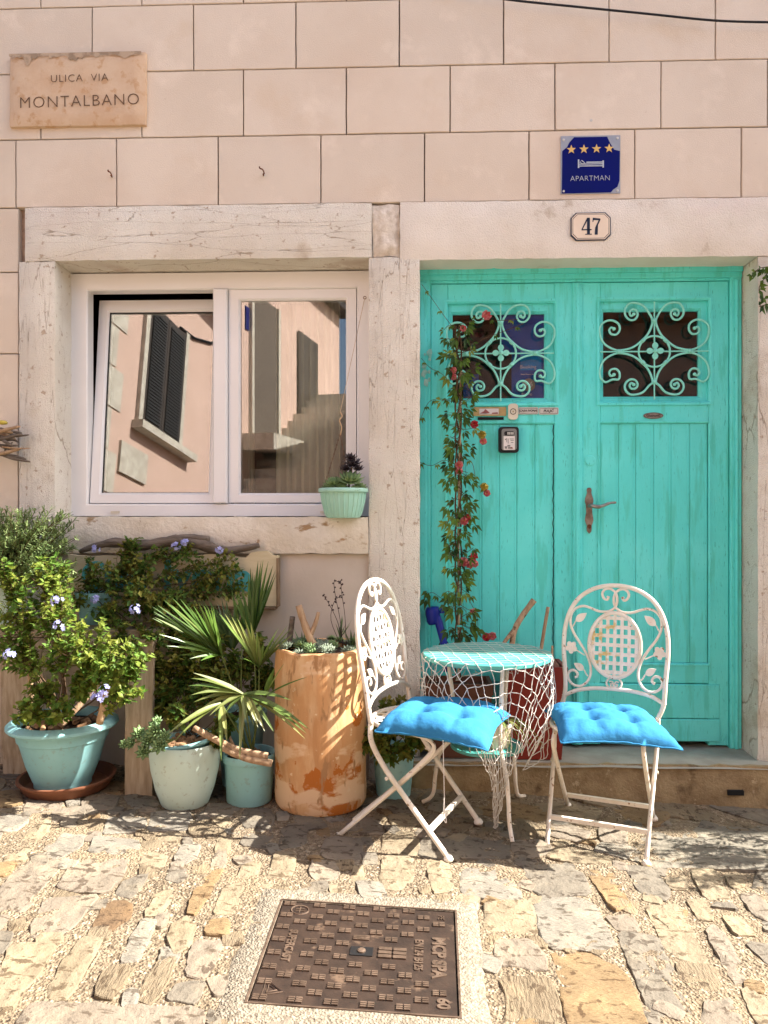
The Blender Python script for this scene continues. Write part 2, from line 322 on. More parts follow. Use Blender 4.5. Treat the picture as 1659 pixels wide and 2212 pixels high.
# paving
def paving(name, a, b, sp=None, groove=0):
    a = tuple((x*.74+y*.26)*.55 for x, y in zip(a, (.40,.325,.225))); b = tuple((x*.74+y*.26)*.52 for x, y in zip(b, (.30,.24,.16)))
    return M(name, a, b, 7, 9, .85, 1.0, 26, .012, coord='P', lo=.3, hi=.7, spots=[((a[0]*1.15, a[1]*1.12, a[2]*1.05), 5, .5, .12), ((b[0]*.55, b[1]*.5, b[2]*.46), 26, .58, .04), ((b[0]*.6, b[1]*.55, b[2]*.5), 11, .60, .03, ((1,4,1) if groove != 2 else (4,1,1)))]+(sp or []), bst=((1.2,5,1) if groove == 1 else (5,1.2,1) if groove == 2 else None))
m_pave = [paving('paving_cream', (.44,.36,.235), (.36,.28,.17)), paving('paving_pink_grey', (.37,.31,.24), (.30,.245,.185)), paving('paving_white', (.50,.46,.38), (.36,.33,.27), groove=1),
          paving('paving_grey', (.27,.24,.19), (.20,.175,.14)), paving('paving_ochre', (.46,.305,.14), (.36,.215,.085), groove=1), paving('paving_brown', (.235,.125,.045), (.15,.075,.03)),
          paving('paving_tan', (.37,.285,.175), (.28,.205,.12), groove=2), paving('paving_slab', (.36,.33,.265), (.29,.265,.21))]
m_mortar = M('pebbly_mortar', (.25,.195,.128), (.135,.10,.062), 46, 8, .95, .9, 75, .009, lo=.40, hi=.60, spots=[((.37,.30,.21), 60, .56, .05), ((.075,.052,.032), 85, .58, .04), ((.27,.205,.125), 2.2, .5, .2)], vor=110)
m_concrete = M('grey_concrete_collar', (.28,.24,.18), (.165,.138,.10), 70, 8, .95, .8, 90, .006, lo=.40, hi=.6, spots=[((.18,.15,.11), 110, .64, .04)], vor=140)
m_iron = M('rusty_cast_iron', (.056,.036,.026), (.033,.022,.017), 14, 8, .55, .5, 130, .002, metal=.35, spots=[((.16,.105,.07), 12, .60, .08), ((.20,.17,.14), 6, .70, .04)])
m_ironlight = M('worn_iron_relief', (.16,.11,.078), (.09,.06,.042), 22, 8, .5, .4, 130, .002, metal=.35)
m_far = M('opposite_pink_render', (.62,.44,.37), (.57,.40,.33), 2, 6, .9)
m_shut = M('dark_shutter_paint', (.055,.042,.035), rough=.6)
m_farstone = M('white_quoin_stone', (.58,.54,.47), (.44,.40,.34), 9, rough=.9)
m_roof = M('roof_tile_clay', (.36,.17,.09), (.26,.12,.07), 9, rough=.9)
# ================================================================ ground
g = MB()
X0, X1, Y0, Y1, st = -2.4, 2.3, 1.3, 3.66, .03
nx = int((X1-X0)/st); ny = int((Y1-Y0)/st); vs = []; fs = []
for j in range(ny+1):
    for i in range(nx+1):
        x = X0+(X1-X0)*i/nx; y = Y0+(Y1-Y0)*j/ny
        e = min(i, nx-i, j, ny-j)
        h = (.007*noise.noise(Vector((x*5, y*5, 0)))+.005*noise.noise(Vector((x*17, y*17, 3)))+rnd(-.002,.002)) if e > 1 else 0
        
        if -.43 < x < .16 and 1.9 < y < 2.46: h = -.03
        vs.append((x, y, gz(x)+h))
for j in range(ny):
    for i in range(nx): a = j*(nx+1)+i; fs.append((a, a+1, a+nx+2, a+nx+1))
g.add(vs, fs)
ground = g.build('street_ground', m_mortar, smooth=True); ground['kind'] = 'structure'
g = MB()
xs = [-30,-4,X0,X1,4,30]; ys = [-30,Y0,Y1,30]
for i in range(5):
    for j in range(3):
        if i == 2 and j == 1: continue
        a, b, c, d = xs[i], xs[i+1], ys[j], ys[j+1]
        g.add([(a,c,gz(a)),(b,c,gz(b)),(b,d,gz(b)),(a,d,gz(a))], [(0,1,2,3)])
far = g.build('outer_street_ground', m_mortar); far['kind'] = 'structure'
# paving stones: outlines read off the photograph, laid on the ground plane
STL = [(1,[(10,455),(60,380),(150,320),(240,325),(245,360),(170,440),(80,525),(0,525)]),(1,[(270,430),(300,370),(370,305),(470,300),(540,320),(510,390),(450,450),(330,445)]),
(0,[(600,340),(640,280),(720,290),(700,345)]),(2,[(755,310),(790,255),(860,250),(850,300),(800,330)]),(1,[(910,340),(940,275),(980,275),(970,345)]),(3,[(505,460),(540,410),(640,375),(610,430),(570,475)]),
(3,[(720,405),(740,355),(800,355),(815,385),(780,415)]),(4,[(815,530),(850,440),(920,370),(960,365),(940,410),(880,500),(850,535)]),(0,[(1020,410),(1050,340),(1125,330),(1095,410)]),
(0,[(1155,415),(1190,290),(1275,295),(1270,345),(1240,415)]),(1,[(1340,370),(1355,320),(1450,330),(1460,385),(1380,410)]),(0,[(1515,415),(1530,345),(1570,350),(1570,420)]),
(1,[(150,590),(200,500),(300,490),(410,480),(330,580),(240,645),(150,630)]),(5,[(405,600),(460,515),(530,500),(565,520),(550,570),(480,615)]),(0,[(630,555),(680,460),(770,440),(740,490),(690,550)]),
(0,[(925,545),(970,440),(1045,430),(1015,540)]),(2,[(525,745),(570,650),(620,585),(670,595),(640,660),(600,740)]),(0,[(725,650),(755,590),(810,565),(840,610),(820,680),(760,715)]),
(4,[(885,630),(905,575),(990,580),(980,645)]),(0,[(215,880),(270,770),(350,670),(440,665),(390,750),(330,850),(290,905)]),(6,[(410,890),(460,790),(545,780),(570,800),(500,880),(485,915)]),
(6,[(605,905),(650,800),(700,750),(755,750),(720,840),(660,925)]),(1,[(805,805),(840,680),(960,675),(930,760),(880,825)]),(3,[(725,920),(770,850),(880,850),(850,930)]),
(0,[(0,880),(40,700),(230,690),(150,830),(60,905)]),(1,[(100,1010),(160,940),(500,950),(500,1040),(90,1040)]),(1,[(510,950),(850,965),(850,1040),(510,1040)]),(2,[(180,290),(260,210),(360,215),(340,260),(260,305)]),
(2,[(395,280),(420,220),(580,230),(600,270),(500,290)]),(0,[(60,290),(120,200),(210,140),(200,200),(110,290)]),(3,[(1045,250),(1070,205),(1170,200),(1160,265)]),(3,[(1210,260),(1230,170),(1330,160),(1310,250)]),
(1,[(1390,290),(1420,220),(1560,230),(1540,330)]),(0,[(930,280),(945,225),(1000,220),(990,285)]),(0,[(690,235),(720,195),(780,205),(770,235)]),(4,[(-60,380),(-10,330),(70,330),(30,380)])]
STR = [(0,[(-10,425),(0,310),(115,315),(120,400),(60,435)]),(0,[(190,340),(210,310),(270,310),(295,440),(210,450)]),(2,[(350,460),(355,360),(500,370),(560,385),(580,480),(450,475)]),
(3,[(640,430),(620,345),(790,350),(850,390),(875,460),(700,465)]),(4,[(900,400),(880,345),(970,345),(1000,400),(1060,510),(990,520)]),(3,[(1100,450),(1055,350),(1160,355),(1230,450),(1200,485)]),
(0,[(455,620),(455,505),(620,505),(650,560),(670,640)]),(2,[(710,680),(665,485),(850,490),(910,530),(980,690)]),(1,[(960,560),(1070,550),(1100,625),(1010,620)]),
(0,[(1220,690),(1140,530),(1275,530),(1310,600),(1385,750),(1280,735)]),(3,[(1080,790),(1025,655),(1180,665),(1230,770),(1325,1000),(1150,945)]),(0,[(1310,490),(1390,490),(1420,570),(1360,570)]),
(0,[(1330,365),(1430,365),(1490,480),(1390,480)]),(0,[(1475,385),(1540,380),(1560,430),(1500,435)]),(1,[(500,760),(490,670),(640,670),(690,740),(690,790)]),
(6,[(530,1000),(545,930),(515,840),(700,840),(740,920),(750,1010)]),(4,[(760,790),(745,730),(880,730),(1000,790),(1050,850),(1110,1030),(820,1030)]),(6,[(1290,830),(1270,765),(1420,780),(1450,870),(1340,875)]),
(1,[(1400,640),(1420,610),(1480,650),(1575,820),(1500,825)]),(3,[(1420,520),(1430,500),(1500,510),(1520,530)]),(0,[(1465,560),(1540,570),(1605,640),(1520,640)]),(1,[(1545,470),(1600,460),(1680,530),(1700,600),(1600,550)]),
(3,[(1570,680),(1690,690),(1760,790),(1659,770)]),(0,[(1550,890),(1590,880),(1690,960),(1700,1030),(1620,1030)]),(1,[(1380,1020),(1400,920),(1490,915),(1560,1020)]),
(7,[(1130,330),(1120,235),(1180,180),(1560,190),(1659,300),(1659,355),(1300,340)]),(3,[(160,300),(170,210),(310,220),(320,310)]),(3,[(330,305),(340,215),(540,230),(545,305)]),
(1,[(555,305),(560,240),(700,240),(720,290)]),(0,[(0,280),(10,200),(130,205),(150,290)]),(0,[(1220,400),(1300,390),(1310,440),(1240,440)]),(7,[(1600,180),(2000,190),(2100,330),(1700,320)]),
(0,[(720,310),(740,270),(900,280),(1000,330),(860,330)])]
circ = []
def paving_stone(pts, mt, h=.012, grow=1.2):
    pts = [Vector((p.x, p.y, 0)) for p in pts]; c = sum(pts, Vector())/len(pts)
    ar = sum(pts[i].x*pts[(i+1) % len(pts)].y-pts[(i+1) % len(pts)].x*pts[i].y for i in range(len(pts)))
    if ar < 0: pts.reverse()
    q = []
    for i, p in enumerate(pts):      # cut the corners once, then break the edges up
        nx_ = pts[(i+1) % len(pts)]; q += [p*.86+nx_*.14, p*.14+nx_*.86]
    pts = []
    for i, p in enumerate(q):
        nx_ = q[(i+1) % len(q)]; k = max(1, int((nx_-p).length/.016)); pts += [p.lerp(nx_, j/k) for j in range(k)]
    rad = max((p-c).length for p in pts); circ.append((c.x, c.y, rad)); n = len(pts)
    pts = [c+(p-c)*grow+Vector((noise.noise(Vector((p.x*38, p.y*38, 5))), noise.noise(Vector((p.x*38, p.y*38, 9))), 0))*.0065 for p in pts]
    vs = []; fs = []; tlt = rnd(-.035,.035), rnd(-.035,.035)
    for sc, z in ((1.0,-.02),(1.0,h*.45),(.965,h*.95),(.80,h),(.55,h+.001),(.28,h+.001)):
        for p in pts:
            d = (p-c)*sc; zz = z+d.x*tlt[0]+d.y*tlt[1]; P_ = Vector((c.x+d.x, c.y+d.y, 0))
            if z > 0: zz += (.0045*noise.noise(P_*26)+.004*noise.noise(P_*63+Vector((0,0,4)))-.006*max(0, noise.noise(P_*17+Vector((3,1,8)))-.25))*(1 if z > h*.6 else .5)
            vs.append((P_.x, P_.y, gz(c.x)-SL*d.x+zz))
    for r_ in range(5):
        for i in range(n): fs.append((r_*n+i, r_*n+(i+1) % n, (r_+1)*n+(i+1) % n, (r_+1)*n+i))
    fs.append(tuple(5*n+i for i in range(n)))
    m = MB(); m.add(vs, fs)
    return m.build('paving_stone', m_pave[mt], ground, auto=28)
CV = [G(611,1948), G(982,1972), G(992,2201), G(534,2168)]     # manhole corners
cvc = sum(CV, Vector())/4
def cvp(a, b, h=0):        # a across from the left, b up from the near edge, in 0..1
    p = CV[3].lerp(CV[2], a).lerp(CV[0].lerp(CV[1], a), b); return Vector((p.x, p.y, gz(p.x)+h))
for mt, pl in STL: paving_stone([G(x/2, 1700.7+y/2) for x, y in pl], mt, rnd(.003,.006))
for mt, pl in STR: paving_stone([G(829.4+x/2, 1700.7+y/2) for x, y in pl], mt, rnd(.003,.006))
circ.append((cvc.x, cvc.y, .42))
for k in range(7000):      # the rest of the paving, where the outlines do not reach
    x, y = rnd(-2.3, 2.25), rnd(1.35, 3.55); w = rnd(.05,.095); l = rnd(.07,.12)
    if k > 2200: w, l = rnd(.022,.045), rnd(.03,.06)
    if x > .3 and y > 3.28: w, l = .16, .12
    r_ = math.hypot(w, l)*.78
    if any((x-a)**2+(y-b)**2 < (r_*.76+c*.70)**2 for a, b, c in circ): continue
    if any((x-p_.x)**2+(y-p_.y)**2 < (r_*1.05+.03)**2 for p_ in (cvp(i/12, j/12) for i in range(13) for j in range(13))): continue
    an = (-.35 if x < 0 else .45)+rnd(-.25,.25); ca, sa = math.cos(an), math.sin(an)
    q = []
    for a, b in ((-1,-1),(0,-1.1),(1,-1),(1.1,0),(1,1),(0,1.08),(-1,1),(-1.1,0)):
        a = a*w/1.1*rnd(.86,1.06)*.86; b = b*l/1.1*rnd(.86,1.06)*.86
        q.append(Vector((x+a*ca+b*sa, y-a*sa+b*ca, 0)))
    paving_stone(q, random.choice([0,0,1,1,2,3,3,6,6,4]), rnd(.003,.006), 1.1)
# concrete collar round the manhole: two strips a few millimetres above the mortar
m = MB()
ring = []
n = 40
for k in range(n):
    t = k/n*4; s_ = int(t); u = t-s_
    a, b = [(u,0),(1,u),(1-u,1),(0,1-u)][s_]
    ring.append((a, b))
vs = []
for sc, h in ((0,.004),(1,.0055),(1.25,-.012)):
    for a, b in ring:
        da, db = a-.5, b-.5; k = 1+sc*(.26+.05*noise.noise(Vector((a*4, b*4, 2))))*(1 if sc else 0)
        if sc == 0: k = 1.0
        vs.append(cvp(.5+da*k, .5+db*k, h+rnd(-.001,.001)))
fs = []
for r_ in range(2):
    for i in range(n): fs.append((r_*n+i, (r_)*n+(i+1) % n, (r_+1)*n+(i+1) % n, (r_+1)*n+i)[::-1])
m.add(vs, fs); m.build('concrete_collar', m_concrete, ground, smooth=True)
# ================================================================ manhole cover
mh = thing('manhole_cover', 'brown cast iron access cover with raised lettering set in cobbles', 'manhole cover', cvc)
m = MB(); m.prism([(.006,.006),(.994,.006),(.994,.994),(.006,.994)], -.03, .002, cvp); m.build('plate', m_iron, mh)
m = MB()
for a0, a1, b0, b1 in ((-.012,1.012,-.012,-.002),(-.012,1.012,1.002,1.012),(-.012,-.002,-.0018,1.0018),(1.002,1.012,-.0018,1.0018)):
    m.prism([(a0,b0),(a1,b0),(a1,b1),(a0,b1)], -.03, .007, cvp)
m.build('frame', m_ironlight, mh)
pad = MB()
au = (cvp(.51,.5)-cvp(.5,.5))/.01; bu = (cvp(.5,.51)-cvp(.5,.5))/.01
for i in range(2):
    for j in range(3):
        a0 = -.034+i*.036; b0 = -.022+j*.0155
        pad.prism([(a0,b0),(a0+.030,b0),(a0+.030,b0+.011),(a0,b0+.011)], .0, .0045, lambda a, b, h: au*a+bu*b+Vector((0,0,h)))
padm = pad.build('tread_block', m_ironlight, mh, local=True)
padm.location = cvp(.5,.64,.002)-cvc
big = [(.92,.16,.94),(.78,.30,.70)]
for r_ in range(15):
    for c_ in range(6):
        a = .05+c_*.172+(.086 if r_ % 2 else 0); b = .045+r_*.066
        if a > .97 or (.44 < a < .56 and .45 < b < .57) or (.555 < a < .76 and .43 < b < .58) or (.87 < a < .97 and (b < .14 or .22 < b < .78 or b > .86)) or (.76 < a < .85 and .3 < b < .72) or (.05 < a < .18 and (b < .2 or .3 < b < .76 or b > .83)): continue
        if abs(a-.5) < .01 and abs(b-.64) < .01: continue
        part(padm, 'tread_block', mh, cvp(a, b, .002))
def rot_cv(ca, cb, k):      # lettering that reads towards the kerbless near side
    return lambda x, y, z: cvp(ca+y*k, cb-x*k, .003+max(z, -.001))
text_mesh('MCP SPA', .098, rot_cv(.905,.5,1), 'lettering', m_ironlight, mh, sx=1.02, offset=.004, depth=.004)
text_mesh('EN124 B125', .062, rot_cv(.80,.51,1), 'lettering', m_ironlight, mh, sx=.95, offset=.002, depth=.004)
text_mesh('SUPERCAST', .062, rot_cv(.115,.52,1), 'lettering', m_ironlight, mh, sx=.98, offset=.002, depth=.004)
text_mesh('60', .085, rot_cv(.925,.095,1), 'lettering', m_ironlight, mh, offset=.003, depth=.004)
text_mesh('PE', .05, rot_cv(.92,.915,1), 'lettering', m_ironlight, mh, depth=.004)
m = MB(); m.prism([(.44,.465),(.56,.465),(.56,.55),(.44,.55)], .002, .0045, cvp); ks = m.build('key_slot', m_black, mh)
m = MB(); m.lathe([(.012,0),(.012,.004),(.007,.006)], cvp(.5,.507,.004), 10); m.build('key_pin', m_ironlight, ks)
m = MB()
for i in range(2):
    for j in range(3):
        a0, b0 = .59+i*.078, .455+j*.036
        m.prism([(a0,b0),(a0+.068,b0),(a0+.068,b0+.028),(a0,b0+.028)], .002, .007, cvp)
m.build('window_emblem', m_ironlight, mh)
m = MB(); m.tube([cvp(.115+.05*math.cos(t*.3927), .905+.05*math.sin(t*.3927), .003) for t in range(16)], .0025, 4, closed=True)
for a, b, c, d in ((.09,.915,.14,.915),(.09,.895,.14,.895),(.115,.87,.115,.94)): m.tube([cvp(a,b,.003), cvp(c,d,.003)], .002, 4)
m.build('round_mark', m_ironlight, mh)
m = MB(); m.tube([cvp(a,b,.003) for a, b in ((.055,.06),(.055,.19),(.15,.10))], .003, 4, closed=True); m.tube([cvp(a,b,.003) for a, b in ((.075,.085),(.075,.15),(.12,.11))], .003, 4, closed=True)
m.build('triangle_mark', m_ironlight, mh)
# ================================================================ house
house = thing('house', 'pink plastered stone house with tooled limestone door and window surrounds', 'house', (0, WY, 0))
XL, XR = P(120,563,WY).x, P(797,560,WY).x          # window opening
DL, DR = P(907,560,WY).x, P(1636,560,WY).x         # door opening
ZW0, ZW1 = P(400,1117,WY).z, P(450,561,WY).z       # sill top, lintel underside
ZS = .12                                            # step tread
ZD1 = P(1250,559,WY).z
HT = 5.2; HX0, HX1 = -6.0, 9.0; YB = WY+.035        # backing face
m = MB()
m.box(HX0, XL-.02, YB, YB+.33, -.6, HT); m.box(XR+.03, DL-.03, YB+.001, YB+.33, -.6, HT-.001); m.box(DR+.02, HX1, YB, YB+.33, -.6, HT)
m.box(XL-.02, XR+.03, YB, YB+.33, ZW1+.03, HT); m.box(DL-.03, DR+.02, YB, YB+.33, ZD1+.03, HT)
m.box(XL-.02, XR+.03, YB, YB+.33, -.6, ZW0-.08)
m.build('wall', m_joint, house)
m = MB(); m.box(HX0, HX1, 8.0, 8.3, -.6, HT); m.box(HX0, HX0+.3, YB+.33, 8, -.6, HT); m.box(HX1-.3, HX1, YB+.33, 8, -.6, HT); m.build('outer_wall', m_lower, house)
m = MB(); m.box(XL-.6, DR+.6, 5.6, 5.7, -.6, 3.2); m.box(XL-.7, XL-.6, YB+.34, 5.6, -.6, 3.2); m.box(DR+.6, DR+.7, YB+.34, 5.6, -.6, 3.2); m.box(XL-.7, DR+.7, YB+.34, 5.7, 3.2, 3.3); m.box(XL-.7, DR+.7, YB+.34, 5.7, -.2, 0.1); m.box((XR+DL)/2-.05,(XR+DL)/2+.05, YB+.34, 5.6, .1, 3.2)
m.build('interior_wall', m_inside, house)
# roof with a slightly wavy eave
m = MB(); n = 150; vs = []; fs = []
for i in range(n+1):
    x = HX0-.3+(HX1-HX0+.6)*i/n; w = .018*math.sin(i*2.1)+.03*noise.noise(Vector((x*1.3,0,4)))
    vs += [(x, WY-.12+w, HT-.02), (x, WY-.12+w, HT+.05), (x, 5.9, HT+.75), (x, 8.6, HT), (x, 8.6, HT-.02)]
for i in range(n):
    for k in range(5): a = i*5+k; b = i*5+(k+1) % 5; fs.append((a, b, b+5, a+5))
fs += [(0,1,2,3,4), tuple(n*5+k for k in (4,3,2,1,0))]
m.add(vs, fs); m.build('roof', m_roof, house)
# plaster blocks: each its own piece
zA, zB, zC = P(829,143.7,WY).z, P(829,288,WY).z, P(829,438,WY).z
bw = .4865; J = .0023
xA, xB, xC = P(639,75,WY).x, P(748,215,WY).x, P(693,365,WY).x     # a joint on each course
cache = {}
def block(x0, x1, z0, z1):
    w, h = round(x1-x0, 3), round(z1-z0, 3); key = (w, h)
    if w < .02 or h < .02: return
    b = MB(); n = 7; pts = []
    for i in range(4*n):
        sd, t_ = divmod(i, n); t_ /= n; q = ((t_,0),(1,t_),(1-t_,1),(0,1-t_))[sd]
        jx, jz = (noise.noise(Vector((x0*9+q[0]*w*9, z0*9+q[1]*h*9, e))) for e in (1,7))
        pts.append((J+(w-2*J)*q[0]+jx*.0016, J+(h-2*J)*q[1]+jz*.0016))
    c_ = (w/2, h/2); d_ = rnd(-.0012,.0012); vs = [(p, .037, q) for p, q in pts]+[(p, .004, q) for p, q in pts]+[(c_[0]+(p-c_[0])*(1-.009), d_, c_[1]+(q-c_[1])*(1-.014)) for p, q in pts]; k = 4*n
    b.add(vs, [(i, (i+1) % k, k+(i+1) % k, k+i) for i in range(k)]+[(k+i, k+(i+1) % k, 2*k+(i+1) % k, 2*k+i) for i in range(k)]+[tuple(2*k+i for i in range(k))])
    o = b.build('plaster_block', m_plaster, house, local=True); o.location = (x0, 0, z0)
def course(z0, z1, xj, lo, hi):
    k = math.floor((lo-xj)/bw)
    while xj+k*bw < hi:
        block(max(lo, xj+k*bw), min(hi, xj+(k+1)*bw), z0, z1); k += 1
h_ = zA-zB
for r_, (z0, z1, xj) in enumerate(((zC, zB, xC), (zB, zA, xB), (zA, zA+h_, xA), (zA+h_, zA+2*h_, xB), (zA+2*h_, zA+3*h_, xA))): course(z0, z1, xj, -3.4, 3.4)
m = MB(); m.box(HX0, HX1, YB-.03, YB+.002, zA+3*h_+.004, HT-.025); m.box(HX0, -3.404, YB-.03, YB+.002, -.5, zA+3*h_); m.box(3.404, HX1, YB-.03, YB+.002, -.5, zA+3*h_); m.build('plaster_field', m_plaster, house)
xs0 = P(40,600,WY).x
zz = [zC, P(20,588,WY).z, P(20,764,WY).z, P(20,940,WY).z, P(20,1116,WY).z, .6, .3, -.1]
for i in range(len(zz)-1): course(zz[i+1], zz[i], xs0, -3.4, xs0)
xr1 = DR+.26
for i in range(7): course(zC-.36*(i+1), zC-.36*i, xr1+.1*(i % 2), xr1, 3.4)
def rstone(name, mt, x0, x1, z0, z1, y0, y1, seed, amp=.006, parent=house, stp=.045):   # a worn dressed stone: gridded face with soft edges
    m = MB(); nx = max(2, int((x1-x0)/stp)); nz = max(2, int((z1-z0)/stp)); vs = []; fs = []
    for j in range(nz+1):
        for i in range(nx+1):
            x = x0+(x1-x0)*i/nx; z = z0+(z1-z0)*j/nz; e = min(i, nx-i, j, nz-j)
            d = amp*noise.noise(Vector((x*6+seed, z*6, seed)))+amp*.5*noise.noise(Vector((x*19, z*19, seed)))
            if e == 0:
                x += amp*.7*noise.noise(Vector((z*14, seed, 2))) if i in (0, nx) else 0; z += amp*.7*noise.noise(Vector((x*14, seed, 7))) if j in (0, nz) else 0
                d += .012
            vs.append((x, y0+d, z))
    o = len(vs)
    for j in range(nz):
        for i in range(nx): a = j*(nx+1)+i; fs.append((a, a+1, a+nx+2, a+nx+1))
    per = [i for i in range(nx+1)]+[j*(nx+1)+nx for j in range(1, nz+1)]+[nz*(nx+1)+i for i in range(nx-1,-1,-1)]+[j*(nx+1) for j in range(nz-1,0,-1)]
    for q in per: vs.append((vs[q][0], y1, vs[q][2]))
    k = len(per)
    for i in range(k): fs.append((per[(i+1) % k], per[i], o+i, o+(i+1) % k))
    fs.append(tuple(o+i for i in range(k)))
    m.add(vs, fs); return m.build(name, mt, parent, auto=40)
zt = zC-.004
xLo = P(56,500,WY).x
rstone('window_lintel', m_stone, xLo, P(803,500,WY).x, ZW1, zt, WY-.022, WY+.36, 1)
rstone('lintel_patch', m_rough, P(803,500,WY).x+.002, P(864,500,WY).x-.002, ZW1+.004, zt-.004, WY-.006, WY+.06, 2, .02, stp=.025)
rstone('door_lintel', m_stoned, P(864,500,WY).x, xr1-.004, ZD1, zt, WY-.022, WY+.36, 3)
rstone('window_jamb', m_stonev, xs0+.006, XL, -.2, ZW1-.002, WY-.018, WY+.36, 4)
rstone('door_jamb', m_stonev, XR, DL, -.3, ZW1-.0025, WY-.02, WY+.36, 5)
rstone('door_jamb', m_stonev, DR, xr1-.004, -.3, ZD1-.002, WY-.018, WY+.36, 6)
zs0 = P(500,1195,WY).z
rstone('window_sill_stone', m_sill, XL+.002, XR-.002, zs0, ZW0, WY-.03, WY+.36, 7, .009)
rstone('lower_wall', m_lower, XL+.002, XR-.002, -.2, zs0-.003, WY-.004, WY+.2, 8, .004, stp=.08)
# doorstep
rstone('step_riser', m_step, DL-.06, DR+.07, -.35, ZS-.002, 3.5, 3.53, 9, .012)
m = MB(); vs = []; fs = []; nx, ny = 36, 10
for j in range(ny+1):
    for i in range(nx+1):
        x = DL-.055+(DR-DL+.12)*i/nx; y = 3.497+(4.0-3.497)*j/ny
        vs.append((x, y, ZS+.006*noise.noise(Vector((x*4,y*4,0)))-(.012 if j == 0 else 0)))
for j in range(ny):
    for i in range(nx): a = j*(nx+1)+i; fs.append((a, a+1, a+nx+2, a+nx+1))
m.add(vs, fs); m.build('step_tread', m_steptop, house, smooth=True)
q = P(1587,1710,3.498); m = MB(); m.box(q.x-.035, q.x+.035, 3.482, 3.50, q.z-.012, q.z+.010); m.build('drain_hole', m_dark, house)
# ---------------------------------------------------------------- window
win = bpy.data.objects.new('window', None); C.objects.link(win); win.parent = house; win.location = (0,0,0)
def px(x, Y=DY): return P(x, 1106, Y).x
def pz(y, Y=DY): return P(829.5, y, Y).z
def frame(name, x0, x1, z0, z1, wl, wr, wb, wt, y0, y1, mt, parent, bev=.006, local=False):
    m = MB()    # four mitred pieces with a bevel to the inside
    o = [(x0,z0),(x1,z0),(x1,z1),(x0,z1)]; i_ = [(x0+wl,z0+wb),(x1-wr,z0+wb),(x1-wr,z1-wt),(x0+wl,z1-wt)]
    k = [(a+(bev if q in (1,2) else -bev)*0, b) for q, (a, b) in enumerate(i_)]
    mid = [(i_[0][0]-bev,i_[0][1]-bev),(i_[1][0]+bev,i_[1][1]-bev),(i_[2][0]+bev,i_[2][1]+bev),(i_[3][0]-bev,i_[3][1]+bev)]
    vs = [(a,y0,b) for a,b in o]+[(a,y0,b) for a,b in mid]+[(a,y0+bev,b) for a,b in i_]+[(a,y1,b) for a,b in i_]+[(a,y1,b) for a,b in o]
    fs = []
    for lv in range(5):
        for q in range(4):
            r_ = (q+1) % 4; nl = (lv+1) % 5
            fs.append((lv*4+q, lv*4+r_, nl*4+r_, nl*4+q))
    m.add(vs, fs); return m.build(name, mt, parent, local=local)
wx0, wx1, wz0, wz1 = px(154), XR+.03, ZW0+.004, pz(584.5)
fr = frame('window_frame', wx0-.01, wx1, wz0, wz1, px(189)-wx0+.01, wx1-px(771), pz(1088)-wz0, wz1-pz(621), DY, DY+.07, m_pvc, win)
m = MB(); m.box(px(240), px(259), DY-.006, DY, pz(1109), pz(1104)); m.box(px(692), px(708), DY-.006, DY, pz(1109), pz(1104)); m.build('drain_cap', m_ivory, win)
m = MB(); m.box(px(462), px(492), DY-.022, DY+.06, pz(1087), pz(622), .006); m.build('mullion', m_pvc, win)
# fixed sash on the right
sx0, sx1, sz0, sz1 = px(492)+.002, px(770)-.002, pz(1086)+.001, pz(621)-.001
Y2 = DY+.012
frame('sash', sx0, sx1, sz0, sz1, px(519,Y2)-sx0, sx1-px(747,Y2), pz(1065,Y2)-sz0, sz1-pz(646,Y2), Y2, DY+.065, m_pvc, win, .010)
m = MB(); m.box(px(519,Y2)-.004, px(747,Y2)+.004, DY+.03, DY+.034, pz(1065,Y2)-.004, pz(646,Y2)+.004); m.build('pane', m_glass, win)
# tilted sash on the left
TL_ = R(6.5)
def tilt(o): o.location = (lx0, DY+.016-WY, lz0); o.rotation_euler = (-TL_, 0, 0)
lx0, lx1, lz0, lz1 = px(190)+.003, px(464)+.012, pz(1087)+.002, pz(622)-.004
wd, hh = lx1-lx0, lz1-lz0
sb = .052
f1 = frame('sash_frame', 0, wd, 0, hh, sb, .052, sb, sb+.008, 0, .06, m_pvc, win, .010, local=True); tilt(f1)
m = MB(); m.box(sb-.004, wd-.048, .022, .026, sb-.004, hh-sb); tilt(m.build('pane', m_glass, win, local=True))
m = MB(); m.box(sb, wd-.052, .0145, .021, sb-.001, sb+.003); m.box(sb, wd-.052, .0145, .021, hh-sb-.011, hh-sb-.007); m.box(sb-.001, sb+.002, .0145, .021, sb, hh-sb-.01); tilt(m.build('gasket', m_gasket, win, local=True))
# sheer curtains behind the right pane
for cx0, cx1 in ((px(505,3.9), px(548,3.9)), (px(596,3.9), px(735,3.9))):
    m = MB(); n = 60; vs = []
    for i in range(n+1):
        x = cx0+(cx1-cx0)*i/n; y = 3.91+.022*math.sin(i*.9)+.01*math.sin(i*2.3)
        vs += [(x, y, 1.1), (x, y+.004, 2.5)]
    m.add(vs, [(2*i, 2*i+2, 2*i+3, 2*i+1) for i in range(n)]); m.build('curtain', m_curtain, win, smooth=True)
